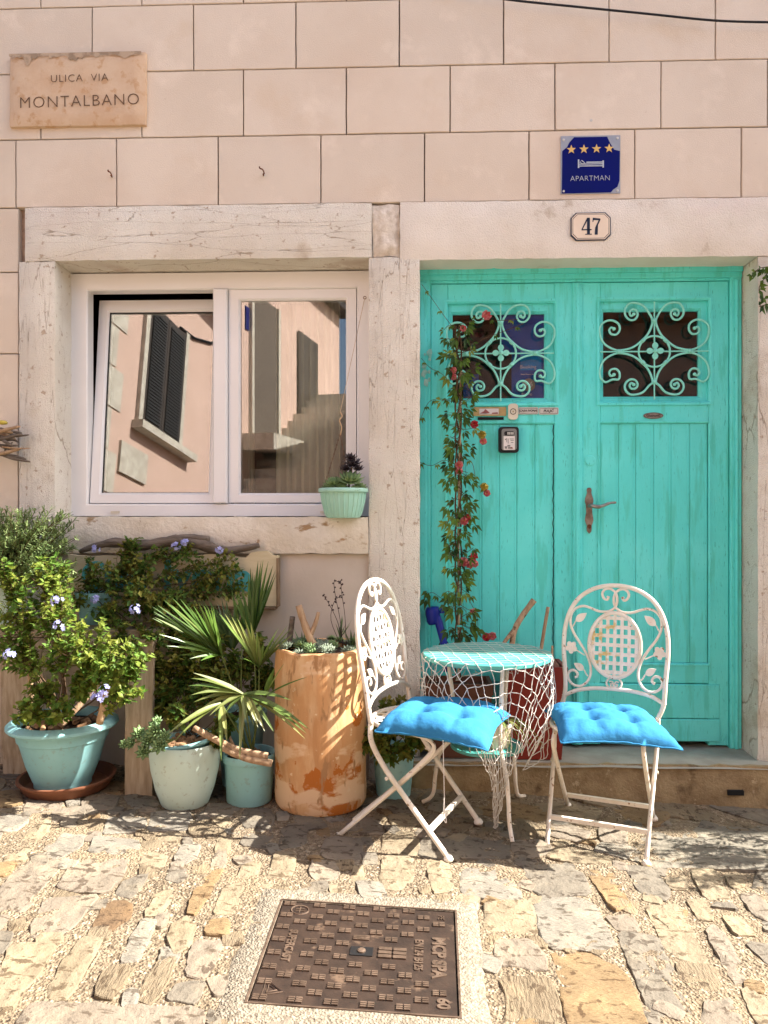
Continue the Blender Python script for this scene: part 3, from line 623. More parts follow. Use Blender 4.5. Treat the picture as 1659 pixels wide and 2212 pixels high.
# ---------------------------------------------------------------- door
door = bpy.data.objects.new('double_door', None); C.objects.link(door); door.parent = house; door['label'] = 'turquoise painted double door with scrolled iron grilles'
def box(name, x0, x1, y0, y1, z0, z1, mt, parent, b=0):
    m = MB(); m.box(x0, x1, y0, y1, z0, z1, b); return m.build(name, mt, parent)
dz0, dz1 = ZS+.012, pz(581); fz = pz(614)
ex0, ex1 = DL-.02, DR-.004                                   # frame outer
li0, li1 = px(930), px(1575)                                  # leaves outer
for a_, b_ in ((ex0, li0), (li1, ex1)):
    box('door_frame', a_, b_, DY-.0165, DY+.08, ZS, dz1-.002, m_teal, door, .005)
    box('frame_moulding', a_+.02, b_-.02, DY-.029, DY-.017, ZS+.002, fz-.001, m_teal, door, .004)
m = MB(); zs_ = [fz, fz+.012, fz+.022, fz+.035, fz+.06, dz1-.012, dz1]; yo = [.004,.02,.02,.035,.04,.058,.058]
for i in range(6):
    m.box(ex0+.001*i, ex1-.001*i, DY-yo[i], DY+.08, zs_[i], zs_[i+1])
m.build('cornice', m_teal, door)
def leaf_half(x0, x1, gx0, gx1, gy0, gy1, ox0, ox1, oy0, oy1, plks, broken):
    # x0..x1 leaf; g* glazing recess; o* the pane opening; plks plank joints
    zp0, zp1 = pz(1428), pz(917); A = DY; D = .045
    box('stile', x0, px(gx0), A, A+D, dz0, fz-.002, m_teal, door, .003); box('stile', px(gx1), x1, A, A+D, dz0, fz-.002, m_teal, door, .003)
    for r0, r1 in ((pz(gy0), fz-.0025), (zp1, pz(gy1)), (pz(1472)+.002, zp0)): box('rail', px(gx0)+.0005, px(gx1)-.0005, A+.0015, A+D, r0, r1, m_teal, door, .003)
    frame('panel_moulding', px(gx0)-.018, px(gx1)+.018, pz(gy1)-.018, pz(gy0)+.018, .018,.018,.018,.018, A-.007, A+.001, m_teal, door, .008)
    frame('glazing_bead', px(gx0)-.001, px(gx1)+.001, pz(gy1)-.001, pz(gy0)+.001, px(ox0)-px(gx0), px(gx1)-px(ox1), pz(oy1)-pz(gy1), pz(gy0)-pz(oy0), A+.022, A+.05, m_teal, door, .012)
    box('pane', px(ox0)-.006, px(ox1)+.006, A+.040, A+.044, pz(oy1)-.006, pz(oy0)+.006, m_doorglass, door)
    xs_ = [px(q) for q in plks]
    for i in range(len(xs_)-1):
        a0, a1 = xs_[i]+.0006, xs_[i+1]-.0006; y_ = A+.008+rnd(-.0008,.0008); m = MB()
        pf = [(a0,y_+.0025),(a0+.0025,y_),(a1-.0125,y_),(a1-.011,y_+.0018),(a1-.0095,y_),(a1-.0025,y_),(a1,y_+.0025),(a1,A+.03),(a0,A+.03)]
        m.prism(pf, zp0+.001, zp1-.001, lambda p, q, h: Vector((p, q, h))); m.build('plank', m_teal, door)
    frame('panel_moulding', xs_[0]-.012, xs_[-1]+.012, zp0-.012, zp1+.012, .012,.012,.012,.012, A-.005, A+.0012, m_teal, door, .006)
    box('dark_backing', xs_[0], xs_[-1], A+.031, A+.04, zp0, zp1, m_dark, door)
    m = MB(); m.box(px(gx0)-.06, px(gx1)+.05, A-.006, A+.03, pz(1546)+.0015, pz(1472)-.0015, .004); m.build('base_board', m_teal, door)
    m = MB(); m.box(px(gx0)-.062, px(gx1)+.052, A-.009, A+.03, dz0+.02, pz(1546)-.0015, .004); m.build('base_board', m_teal, door)
leaf_half(li0+.002, px(1237), 967, 1198, 657, 870, 979, 1178, 678, 859, (967,1006,1041,1079,1117,1156,1197), True)
leaf_half(px(1256), li1-.002, 1297, 1531, 655, 870, 1307, 1513, 675, 857, (1297,1337,1374,1413,1451,1491,1530), False)
m = MB(); m.box(px(1236), px(1257), DY-.016, DY+.03, dz0, pz(616), .006); m.box(px(1241), px(1252), DY-.024, DY-.0155, dz0+.001, pz(617), .006); m.build('astragal', m_teal, door)
m = MB(); m.tube([P(1196-2*(i % 2)+rnd(-1.2,1.2), 918+i*12.5, DY+.0065) for i in range(44)], .0017, 4); m.build('crack', m_dark, door)
m = MB(); m.lathe([(.026,0),(.026,.004),(.022,.006)], (0,0,0), 20)
m.v = [(px(1275)+x, DY-z, pz(996)+y) for x, y, z in m.v]; m.build('blanked_lock', m_teal, door)
m = MB()
for i in range(14):
    a = P(rnd(913,932), rnd(755,830), DY-.0335); m.lathe([(rnd(.004,.012),0),(.002,.001)], (0,0,0), 7); k = 14
    m.v[-k:] = [(a.x+x, a.y-z, a.z+y*rnd(.8,2)) for x, y, z in m.v[-k:]]
m.build('filler_patch', m_scuff, door)
# grilles: one bar per quadrant plus ring, cross bars, collars and a flower
Q = [(62,160),(78,172),(98,160),(104,138),(88,120),(62,120),(44,146),(50,182),(80,208),(112,203),(134,176),(132,140),(105,118),(72,126)]
def spiral(c, r0, r1, a0, a1, n=18): return [(c[0]+(r0+(r1-r0)*i/n)*math.cos(a0+(a1-a0)*i/n), c[1]+(r0+(r1-r0)*i/n)*math.sin(a0+(a1-a0)*i/n)) for i in range(n+1)]
def grille(cx, cy, k):
    gm = MB(); Yg = DY-.004
    def T(a, b, y=0): return Vector((px(cx)+a*k, Yg+y, pz(cy)+b*k))
    top = spiral((90,157), 10, 52, R(40), R(40)+R(560))       # ends near left side of the scroll
    right = spiral((172,92), 10, 58, R(50), R(50)-R(530))
    bar = [(86,160),(97,152),(104,166),(94,180),(76,176),(70,156),(82,137),(104,136),(122,156),(122,184),(104,206),(76,208),(46,196),(22,165),(7,131),(14,100),(30,70),(50,50),(72,30),(102,14),(148,6),(180,14),(212,36),(229,72),(228,108),(206,130),(176,134),(150,118),(146,92),(160,74),(182,76),(190,92),(181,104),(170,98)]
    for qx in (1,-1):
        for qy in (1,-1):
            lowr = .88 if qy < 0 else 1
            gm.tube(smoothpts([T(a*qx, b*qy*(lowr if b > 131 else 1)) for a, b in bar], 3), .0056, 6)
    g1 = gm.build('window_grille', m_tealgrille, door, smooth=True)
    gm = MB(); gm.tube([T(-228,0,-.002), T(228,0,-.002)], .0035, 5); gm.tube([T(0,-205,-.003), T(0,212,-.003)], .0035, 5); gm.build('cross_bar', m_tealgrille, door)
    gm = MB(); gm.tube([T(66*math.cos(i*R(11.25)), 66*math.sin(i*R(11.25)), -.002) for i in range(32)], .005, 6, closed=True); gm.build('ring', m_tealgrille, door, smooth=True)
    for a, b, v in ((0,131,1),(0,-131,1),(148,0,0),(-148,0,0),(47,47,2),(-47,47,2),(47,-47,2),(-47,-47,2)):
        gm = MB(); d = (8,0) if v == 1 else (0,8) if v == 0 else (6 if a*b < 0 else -6, 6)
        d = (0,8) if v == 1 else (8,0) if v == 0 else d
        gm.tube([T(a-d[0],b-d[1],-.002), T(a+d[0],b+d[1],-.002)], .012 if v < 2 else .009, 8); gm.build('collar', m_tealgrille, door, smooth=True)
    gm = MB()
    for i in range(4):
        c_, s_ = math.cos(i*R(90)), math.sin(i*R(90))
        pts = [(6,0),(12,9),(22,13),(31,10),(38,0),(31,-10),(22,-13),(12,-9)]
        gm.prism([(a*c_-b*s_, a*s_+b*c_) for a, b in pts], .012, .018, lambda a, b, h: T(a, b, -h))
        gm.prism([(a*c_-b*s_, a*s_+b*c_) for a, b in ((4,-2),(34,-1),(34,1),(4,2))], .018, .0205, lambda a, b, h: T(a, b, -h))
    gm.build('flower', m_tealgrille, door)
    gm = MB(); gm.lathe([(.0,.0),(.011,.002),(.012,.008),(.008,.014),(0,.017)], (0,0,0), 12); c = T(0,0,-.014); gm.v = [(c.x+x, c.y-z, c.z+y) for x, y, z in gm.v]; gm.build('boss', m_tealgrille, door, smooth=True)
    gm = MB()
    for a, b in ((86,160),(170,98)):
        for qx in (1,-1):
            for qy in (1,-1):
                c = T(a*qx, b*qy*(.88 if (qy < 0 and b > 131) else 1), 0); gm.lathe([(0,-.009),(.008,-.005),(.009,0),(.008,.005),(0,.009)], c, 8)
    gm.build('scroll_end', m_tealgrille, door, smooth=True)
kk = .5*DY/FPX
grille(1081, 766, kk); grille(1412.5, 764, kk)
# lever handle
out = [(0,0),(7,2),(10,10),(8,20),(11,32),(16,46),(17,58),(13,72),(12,90),(12,108),(15,122),(17,136),(13,150),(9,160),(10,172),(8,184),(0,192)]
out = out+[(-a,b) for a,b in out[-2:0:-1]]
hx, hz = px(1272), pz(1054); k2 = .5*DY/FPX
m = MB(); m.prism([(a*1.0,b) for a,b in out], 0, .006, lambda a, b, h: Vector((hx+a*k2*1.05, DY-.002-h, hz-b*k2*1.02)))
hd = m.build('handle_plate', m_pewter, door)
m = MB(); m.tube(smoothpts([Vector((hx, DY-.005, pz(1093))), Vector((hx+.006, DY-.04, pz(1093))), Vector((hx+.035, DY-.048, pz(1095))), Vector((hx+.06, DY-.048, pz(1092))), Vector((hx+.09, DY-.046, pz(1087))), Vector((hx+.12, DY-.042, pz(1086)))], 4), [.011]*5+[.010]*5+[.008]*6+[.006]*4+[.004], 8); m.build('lever', m_pewter, door, smooth=True)
m = MB(); c = Vector((hx, DY-.0085, pz(1137))); m.lathe([(.010,0),(.010,.004),(.004,.004)], (0,0,0), 12); m.v = [(c.x+x, c.y-z, c.z+y) for x, y, z in m.v]; m.build('lock_cylinder', m_rust, door)
# letter slot
m = MB(); m.box(px(1032), px(1088), DY-.002, DY+.003, pz(908), pz(902)); m.build('letter_slot', m_dark, door)
# stickers inside the left pane
yst = DY+.047
def sheet(name, x0, y0, x1, y1, mt, dy, label=None):
    o = box(name, px(x0), px(x1), yst+dy, yst+dy+.002, pz(y1), pz(y0), mt, door)
    return o
m_bk = M('blue_poster', (.004,.08,.42), rough=.6); m_bk2 = M('bright_blue_poster', (.0,.28,.75), rough=.6); m_bk3 = M('score_disc', (.40,.31,.25), rough=.7)
sheet('poster', 1085, 660, 1182, 760, m_bk, .004); sheet('poster', 1108, 756, 1178, 866, m_bk, .002); sheet('poster', 1127, 753, 1173, 798, m_bk2, 0)
sheet('poster', 1002, 806, 1036, 866, m_bk, .003)
T3 = lambda cx, cy: (lambda x, y, z: Vector((px(cx)+x, yst-.003-z, pz(cy)+y)))
text_mesh('Booking', .024, T3(1144,791), 'lettering', m_paper, door, depth=.001); text_mesh('Award Winner', .018, T3(1152,761), 'lettering', m_bk3, door, depth=.001)
text_mesh('Guest Review Awards 2019', .009, T3(1150,807), 'lettering', m_paper, door, depth=.001); text_mesh('Booking.', .015, T3(1141,850), 'lettering', m_paper, door, depth=.001)
m = MB(); m.lathe([(.032,0),(.032,.001)], (0,0,0), 20); c = Vector((px(1145), yst-.001, pz(830))); m.v = [(c.x+x, c.y-z, c.z+y) for x, y, z in m.v]; m.build('score_disc', m_bk3, door)
text_mesh('9,6', .034, T3(1145,829), 'lettering', m_paper, door, depth=.001)
# ================================================================ signs and fittings on the wall
def tl(cx, cy, Y, tilt=0):       # text placed on a vertical plane, facing the street
    o = P(cx, cy, Y); ct, s_ = math.cos(tilt), math.sin(tilt)
    return lambda x, y, z: Vector((o.x+x*ct-y*s_, Y-z, o.z+x*s_+y*ct))
c = P(171,199,WY)
pl = thing('street_name_plaque', 'carved stone street name plaque reading ULICA VIA MONTALBANO', 'sign', c)
x0, x1, z0, z1 = P(26,199,WY).x, P(318,199,WY).x, P(171,276,WY).z, P(171,121,WY).z
rstone('slab', m_plaque, x0, x1, z0, z1, WY-.032, WY+.002, 11, .004, parent=pl, stp=.03)
m = MB(); n = 90; vs = []
for i in range(n+1):
    x = x0+.004+(x1-x0-.02)*i/n; d = .014+.055*max(0, noise.noise(Vector((x*13,0,3)))+.6*noise.noise(Vector((x*45,0,5)))+.1)*(1 if i < 62 else .4)+rnd(0,.006)
    vs += [(x, WY-.0355, z1-.004), (x, WY-.036, z1-d)]
m.add(vs, [(2*i, 2*i+1, 2*i+3, 2*i+2) for i in range(n)]); m.build('grime_streaks', m_grime, pl)
text_mesh('ULICA  VIA', .050, tl(171,169,WY-.0355,R(.6)), 'lettering', m_engrave, pl, sx=1.02, offset=-.0008, spacing=1.12)
text_mesh('MONTALBANO', .077, tl(171,219,WY-.0355,R(.8)), 'lettering', m_engrave, pl, sx=1.0, offset=-.0014, spacing=1.12)
c = P(1275,357,WY)
sg = thing('apartment_sign', 'torn dark blue sign with four gold stars, bed symbol and word APARTMAN', 'sign', c)
f_ = lambda dx, dy: (lambda a, b, h: Vector((c.x+a*SC, WY-h, c.z-b*SC)))
SC = 3.6/FPX
def sp(a, b, h): return Vector((c.x+(a-63)*SC, WY-h, c.z-(b-62)*SC))    # sign pixels from its top left corner
m = MB(); m.prism([(0,124),(126,124),(126,0),(0,0)], -.001, .006, sp); m.build('plate', m_plate, sg)
m = MB(); m.prism([(2,123),(106,122),(111,116),(120,110),(124,98),(125,34),(113,31),(105,18),(98,3),(28,3),(18,14),(13,24),(3,32)], .0062, .0075, sp); m.build('blue_film', m_bluesign, sg)
for i in range(4):
    cx, cy = 22+i*26.7, 29.5-.4*i; st_ = []
    for k in range(10):
        r_ = 10.2 if k % 2 == 0 else 4.1; st_.append((cx+r_*math.sin(k*R(36)), cy-r_*math.cos(k*R(36))))
    m = MB(); m.prism(st_[::-1], .0077, .009, sp); m.build('star', m_gold, sg)
m = MB()
for a, b, a2, b2 in ((36,51,39,69),(88,54,91,69),(39,60,88,62),(39,64,88,66),(54,56,88,58.5)): m.prism([(a,b2),(a2,b2),(a2,b),(a,b)], .0077, .009, sp)
m.tube([sp(*q, .0085) for q in ((40,57),(44,53),(51,59),(46,60.5))], .002, 4, closed=True)
m.build('bed_symbol', m_signwhite, sg)
text_mesh('APARTMAN', .0345, tl(1275,385.5,WY-.0085,R(.4)), 'lettering', m_signwhite, sg, sx=1.0, offset=-.0006, spacing=1.02)
for a, b in ((6,8),(120,6),(6,118),(120,118)):
    m = MB(); q = sp(a,b,.006); m.lathe([(.006,0),(.005,.003),(0,.0035)], (0,0,0), 10); m.v = [(q.x+x, q.y-z, q.z+y) for x,y,z in m.v]; m.build('screw', m_silver, sg)
c = P(1273,494,WY)
hn = thing('house_number_plate', 'cream enamel plate with cut corners and black number 47', 'house number', c)
def np_(a, b, h): return Vector((c.x+a*SC, WY-.022-h, c.z-b*SC))
oc = lambda w, h, k: [(-w,h-k),(-w+k,h),(w-k,h),(w,h-k),(w,-h+k),(w-k,-h),(-w+k,-h),(-w,-h+k)]
m = MB(); m.prism(oc(42,29.5,11), -.004, .006, np_); m.build('dark_border', m_enamelblue, hn)
m = MB(); m.prism(oc(40,27.5,10.4), .006, .0075, np_); m.build('white_rim', m_enamel, hn)
m = MB(); m.prism(oc(38.3,25.8,9.8), .0075, .0078, np_); m.build('thin_line', m_enamelblue, hn)
m = MB(); m.prism(oc(37.3,24.8,9.4), .0078, .0085, np_); m.build('face', m_enamel, hn)
m = MB()
for pts in ([(-8,-18),(-2,-18),(-2,16),(-8,16)], [(-12,16),(2,16),(2,18),(-12,18)], [(-8,-18),(-5.5,-16),(-17,6),(-19.5,6)], [(-19.5,6),(1.5,6),(1.5,8.5),(-19.5,8.5)],
            [(4,-18),(20,-16),(20,-12.5),(6,-13),(5,-9),(3.5,-9)], [(17,-14),(20,-13),(15,-2),(14.5,18),(8,18),(9,3)]):
    m.prism(pts[::-1], .0085, .0095, np_)
m.build('number', m_enamelblue, hn)
# cable across the wall
pts = [P(x, y, WY-.05) for x, y in ((950,-22),(1105,0),(1250,15),(1400,30),(1540,44),(1659,48),(1800,49),(1990,40))]
m = MB(); m.tube(smoothpts(pts, 5), .0052, 6); tag(m.build('power_cable', m_cable), 'black cable sagging across the top of pink wall', 'cable')
def hook(x, y, label, s_=1):
    q = P(x, y, WY); h = thing('wall_hook', label, 'hook', q)
    m = MB(); m.lathe([(.009*s_,0),(.008*s_,.003),(.004*s_,.004)], (0,0,0), 10); m.v = [(q.x+a, q.y-c_+.001, q.z+b) for a,b,c_ in m.v]; m.build('rawlplug', m_sill, h)
    m = MB(); m.tube(smoothpts([q+Vector((0,.005,0)), q+Vector((0,-.02,0)), q+Vector((.008,-.034,-.004))*s_, q+Vector((.002,-.04,.012))*s_, q+Vector((-.012,-.036,.02))*s_, q+Vector((-.014,-.03,.03))*s_], 3), .0032, 6); m.build('shank', m_rust, h, smooth=True)
hook(243,383,'small bent dark hook beside a block joint', .8); hook(570,380,'open screw hook in the middle of a pink block above the window')
q = P(1277,260,WY); m = MB(); m.lathe([(.008,0),(.006,.003),(0,.003)], (0,0,0), 10); m.v = [(q.x+a, q.y-c_+.001, q.z+b) for a,b,c_ in m.v]; tag(m.build('wall_screw', m_silver), 'small screw head in pink wall above the blue sign', 'screw')
# ---------------------------------------------------------------- fittings on the door
def rrect(w, h, r, n=4): 
    o = []
    for cx, cy, a0 in ((w-r,h-r,0),(-w+r,h-r,90),(-w+r,-h+r,180),(w-r,-h+r,270)):
        for i in range(n+1): a = R(a0+90*i/n); o.append((cx+r*math.cos(a), cy+r*math.sin(a)))
    return o
def onp(cx, cy, Y):
    o = P(cx, cy, Y); return o, (lambda a, b, h: Vector((o.x+a, Y-h, o.z+b)))
kp = DY/FPX; DF = DY-.001
def plate(name, cx, cy, w, h, r, mt, t, label, cat, txt=None, tsz=.016, group=None, sl=0):
    o, fn = onp(cx, cy, DF); th = thing(name, label, cat, o, group=group)
    m = MB(); m.prism(rrect(w*kp/2, h*kp/2, r), 0, t, fn); m.build('plate', mt, th)
    if txt:
        m = MB(); pts = rrect(w*kp/2-.005, h*kp/2-.005, max(.001, r-.004)); m.tube([fn(a,b,t+.0003) for a,b in pts], .0008, 4, closed=True); m.build('engraved_border', m_ink, th)
        text_mesh(txt, tsz, lambda x, y, z: fn(x+y*.2, y, t+.0006+z), 'lettering', m_ink, th, offset=.0004, depth=.0006)
    return th, fn
plate('name_plate', 1141, 887.5, 42, 15, .006, m_silver, .003, 'silver name plate reading CASA IVONA beside the white doorbell', 'name plate', 'CASA IVONA', .0142)
plate('name_plate', 1185, 888, 42, 15, .006, m_silver, .003, 'silver name plate reading PULJIĆ at the end of the plate row', 'name plate', 'PULJIĆ', .0165)
th, fn = plate('letterbox_plate', 1058, 889, 70, 19, .002, m_brass, .003, 'brass letter plate with a small printed picture above the slot', 'letter plate')
m = MB(); m.prism(rrect(.047, .014, .001), .003, .0036, lambda a,b,h: fn(a-.004,b,h)); m.build('picture', m_paper, th)
m = MB(); m.prism([(-.05,-.01),(-.02,-.011),(.0,-.008),(-.01,.002),(-.022,.012),(-.03,.001)], .0036, .0042, fn); m.prism([(.008,-.012),(.04,-.012),(.038,-.004),(.012,-.006)], .0036, .0042, fn); m.build('print', m_redink, th)
th, fn = plate('doorbell', 1107.5, 890, 21, 34, .016, m_ivory, .018, 'cream plastic doorbell button with a black ring', 'doorbell')
m = MB(); m.tube([fn(.0135*math.cos(i*R(18)), .0135*math.sin(i*R(18)), .018) for i in range(20)], .0016, 5, closed=True); m.build('button_ring', m_ink, th)
m = MB(); m.prism([(-.004,-.003),(.004,-.003),(.002,.004),(-.002,.004)], .018, .0188, fn); m.build('bell_symbol', m_brass, th)
o, fn = onp(1411, 898, DF); th = thing('name_plate', 'small oval bronze name plate on the right door leaf', 'name plate', o)
m = MB(); el = [(.048*math.cos(i*R(15)), .0155*math.sin(i*R(15))) for i in range(24)]; m.prism(el, 0, .003, fn); m.build('plate', m_pewter, th)
m = MB(); m.tube([fn(a*.93,b*.88,.0032) for a,b in el], .0008, 4, closed=True); m.build('engraved_border', m_ink, th)
text_mesh('Glasnović', .017, lambda x,y,z: fn(x,y,.0035+z), 'lettering', m_ink, th, offset=.0003, depth=.0006)
o, fn = onp(1097.5, 951, DF); th = thing('key_safe', 'black and grey combination key safe screwed to the door planks', 'key safe', o)
m = MB(); m.prism(rrect(.048, .0625, .014), 0, .03, fn); m.prism(rrect(.044,.0585,.012), .03, .038, fn); m.build('rubber_case', m_black, th)
m = MB(); m.prism(rrect(.036, .052, .012), .038, .044, fn); m.build('cover', m_grey, th)
m = MB(); m.prism([(a, b+.029) for a, b in rrect(.024,.0105,.009)], .044, .046, fn); m.build('dial_bezel', m_black, th)
for i in range(4):
    m = MB(); m.prism([(-.006+i*.0078+a, .029+b) for a,b in ((-.0028,-.006),(.0028,-.006),(.0028,.006),(-.0028,.006))], .046, .048, fn); m.build('number_dial', m_silver, th)
m = MB(); m.prism([(a, b-.017) for a, b in rrect(.027,.033,.001)], .044, .0445, fn); m.build('sticker', m_paper, th)
m = MB()
for a, b, w, h in ((.012,.006,.02,.003),(.014,-.001,.016,.003),(.014,-.011,.012,.003),(-.012,0,.003,.02),(-.005,-.004,.003,.024),(.004,-.037,.02,.008),(-.016,-.035,.012,.012),(-.018,.004,.006,.006),(-.002,-.027,.014,.008)):
    m.prism([(a-w/2,b-h/2-.004),(a+w/2,b-h/2-.004),(a+w/2,b+h/2-.004),(a-w/2,b+h/2-.004)], .0446, .0452, fn)
m.build('print', m_grey, th)
m = MB(); m.prism([(.004,-.044),(.02,-.044),(.012,-.036)], .0453, .0457, fn); m.build('print', m_redink, th)

# ================================================================ folding chairs
def make_chair(label, loc, rz, dx=0):
    t = thing('folding_chair', label, 'chair', loc, rz, 'white folding bistro chairs')
    kx, kz = .000685, .000735
    def H(x, z, off=0):          # photo-space of the backrest (x from the axis, z down from top) onto the leaning back plane
        zz = .985-(z-152)*kz; yy = .075+(zz-.44)*.155
        return Vector((x*kx+dx*min(1, max(0, zz-.44)*12), yy-off, zz))
    def mir(pts, name, r_, mt=m_chair, k=3, n=7, flat=1):
        for s_ in (1,-1):
            m = MB(); m.tube(smoothpts([H(s_*(785-x), z) for x, z in pts], k), r_, n, flat); m.build(name, mt, t, smooth=True, local=True)
    half = [(785,152),(735,155),(670,169),(610,197),(555,242),(512,310),(488,390),(480,470),(483,560),(492,650),(497,730),(497,800),(500,870)]
    hoop = [H(-(785-x), z) for x, z in half[::-1]]+[H(785-x, z) for x, z in half[1:]]
    m = MB(); m.tube(smoothpts(hoop, 3), .0095, 9); m.build('back_hoop', m_chair, t, smooth=True, local=True)
    scroll = [(752,682),(568,676)]
    mir([(736,222),(746,212),(738,202),(722,208),(718,228),(738,240),(708,226),(704,198),(722,176),(756,172),(786,196),(795,235),(783,275),(745,299),(690,301),(640,285),(600,275),(560,284),(530,310),(518,345),(521,390),(545,440),(590,500),(625,555),(645,610),(645,660),(625,700),(590,724),(550,722),(521,702),(510,672),(522,646),(547,640),(567,655),(568,672),(553,682)][0:1]+[(744,216),(736,234),(716,226),(706,200),(722,176),(756,172),(786,196),(795,235),(783,275),(745,299),(690,301),(640,285),(600,275),(560,284),(530,310),(518,345),(521,390),(545,440),(590,500),(625,555),(645,610),(645,660),(625,700),(590,724),(550,722),(521,702),(510,672),(522,646),(547,640),(567,655),(566,672),(552,680)], 'scroll', .0056)
    # woven oval
    cx, cz, rx, rz_ = 785, 485, 150, 178
    m = MB(); m.tube([H(rx*math.cos(i*R(7.5)), cz+rz_*math.sin(i*R(7.5))) for i in range(48)], .009, 8, closed=True); m.build('oval_rim', m_chair, t, smooth=True, local=True)
    for i in range(7):
        for ax in (0,1):
            d = (i-3)*42 if ax == 0 else (i-3)*50
            m = MB(); q = 1-(d/(rx if ax == 0 else rz_))**2
            if q <= 0.02: continue
            ln = math.sqrt(q)*(rz_ if ax == 0 else rx); vs = []; N_ = 10
            for j in range(N_+1):
                s_ = -ln+2*ln*j/N_; w = 9.5 if ax == 0 else 10; off = .0022*(1 if (i+j) % 2 else -1)
                a = [(d-w, cz+s_), (d+w, cz+s_)] if ax == 0 else [(s_, cz+d-w), (s_, cz+d+w)]
                vs += [H(*a[0], off), H(*a[1], off), H(*a[1], off+.0012), H(*a[0], off+.0012)]
            fs = []
            for j in range(N_):
                for k in range(4): fs.append((j*4+k, j*4+(k+1) % 4, j*4+4+(k+1) % 4, j*4+4+k))
            m.add(vs, fs); m.build('lattice_slat', m_slat, t, local=True)
    m = MB(); m.tube(smoothpts([H(-(785-x), z) for x, z in ((487,790),(560,752),(650,733),(740,727))]+[H(785-x, z) for x, z in ((740,727),(650,733),(560,752),(487,790))], 3), .0085, 8); m.build('lower_rail', m_chair, t, smooth=True, local=True)
    m = MB(); m.tube([H(44*math.cos(i*R(15)), 695+32*math.sin(i*R(15))) for i in range(24)], .0042, 6, closed=True)
    for s_ in (1,-1): m.tube(smoothpts([H(s_*x, z) for x, z in ((10,702),(18,698),(18,712),(6,716),(3,700),(12,686),(28,688))], 3), .0034, 5)
    m.build('heart_scroll', m_chair, t, smooth=True, local=True)
    for s_ in (1,-1):
        for (ax_, az, bx, bz, wd, sx, sz) in ((548,364,616,314,22,528,398), (607,634,545,600,20,630,668)):
            m = MB(); d = Vector((bx-ax_, bz-az)); L_ = d.length; d.normalize(); nn = Vector((-d.y, d.x)); pts = []
            for i in range(7): f = i/6; pts.append(Vector((ax_,az))+d*L_*f+nn*wd*math.sin(math.pi*f**.8)*1.0)
            for i in range(5,0,-1): f = i/6; pts.append(Vector((ax_,az))+d*L_*f-nn*wd*math.sin(math.pi*f**.8)*1.0)
            m.prism([(p.x, p.y) for p in pts], -.002, .003, lambda a, b, h: H(s_*(785-a), b, h)); m.build('leaf', m_chair, t, local=True)
            m = MB(); m.tube([H(s_*(785-ax_),az), H(s_*(785-(ax_+sx)/2), (az+sz)/2+3), H(s_*(785-sx),sz)], .003, 5); m.build('stem', m_chair, t, local=True)
        m = MB(); fx, fz_ = 527, 512
        for i in range(5):
            a = R(72*i+20); m.prism([(fx+22*math.cos(a)+15*math.cos(R(45*j)), fz_+22*math.sin(a)+15*math.sin(R(45*j))) for j in range(8)], -.001, .004+.0004*i, lambda p, q, h: H(s_*(785-p), q, h))
        m.prism([(fx+11*math.cos(R(45*j)), fz_+11*math.sin(R(45*j))) for j in range(8)], .003, .010, lambda p, q, h: H(s_*(785-p), q, h)); m.build('flower', m_chair, t, local=True)
        m = MB(); m.tube([H(s_*(785-555),525), H(s_*(785-608),552)], .003, 5); m.build('stem', m_chair, t, local=True)
        # front legs run on from the back posts, rear legs hang from the seat front
        p0 = H(s_*(785-500), 860)
        fp = smoothpts([p0, Vector((s_*.205,.072,.40)), Vector((s_*.20,.03,.32)), Vector((s_*.195,-.035,.235)), Vector((s_*.188,-.13,.12)), Vector((s_*.182,-.226,.006))], 4)
        m = MB(); m.tube(fp, .0105, 8, .7); m.build('front_leg', m_chair, t, smooth=True, local=True)
        rp = smoothpts([Vector((s_*.165,-.03,.438)), Vector((s_*.166,-.13,.425)), Vector((s_*.168,-.165,.395)), Vector((s_*.17,-.13,.345)), Vector((s_*.172,-.03,.245)), Vector((s_*.178,.226,.006))], 4)
        m = MB(); m.tube(rp, .0105, 8, .7); m.build('rear_leg', m_chair, t, smooth=True, local=True)
        for y_, x_ in ((-.226,.182),(.226,.178)):
            m = MB(); m.lathe([(.0,-.004),(.017,-.004),(.019,.004),(.013,.014),(.010,.017)], (s_*x_,y_,0), 10); m.build('foot_cap', m_slat, t, smooth=True, local=True)
        m = MB(); m.lathe([(0,-.006),(.007,-.005),(.007,.005),(0,.006)], (0,0,0), 8); m.v = [(s_*.2055+z, .008+x, .268+y) for x,y,z in m.v]; m.build('pivot_rivet', m_chair, t, local=True)
    m = MB(); m.obox((-.184,-.152,.093), (.184,-.152,.093), .016, .016); m.build('front_stretcher', m_chair, t, local=True)
    m = MB(); m.obox((-.176,.157,.076), (.176,.157,.076), .016, .016); m.build('rear_stretcher', m_chair, t, local=True)
    m = MB(); m.tube([(.195*math.cos(i*R(10)), -.05+.195*math.sin(i*R(10)), .447) for i in range(36)], .009, 8, closed=True); m.build('seat_rim', m_chair, t, smooth=True, local=True)
    for i in range(7):
        d = -.15+i*.05; ln = math.sqrt(.195**2-d*d)
        for ax in (0,1):
            m = MB(); a = (d,-.05-ln) if ax else (-ln,-.05+d); b = (d,-.05+ln) if ax else (ln,-.05+d)
            m.obox((a[0],a[1],.447+.0015*ax), (b[0],b[1],.447+.0015*ax), .022, .0014); m.build('seat_slat', m_slat, t, local=True)
    return t
make_chair('white scrolled iron folding chair turned sideways beside the terracotta pipe', (-.007,3.048,gz(0)), R(67.8))
make_chair('white scrolled iron folding chair facing the street in front of the door', (.772,3.1325,gz(.772)), R(-21), .032)
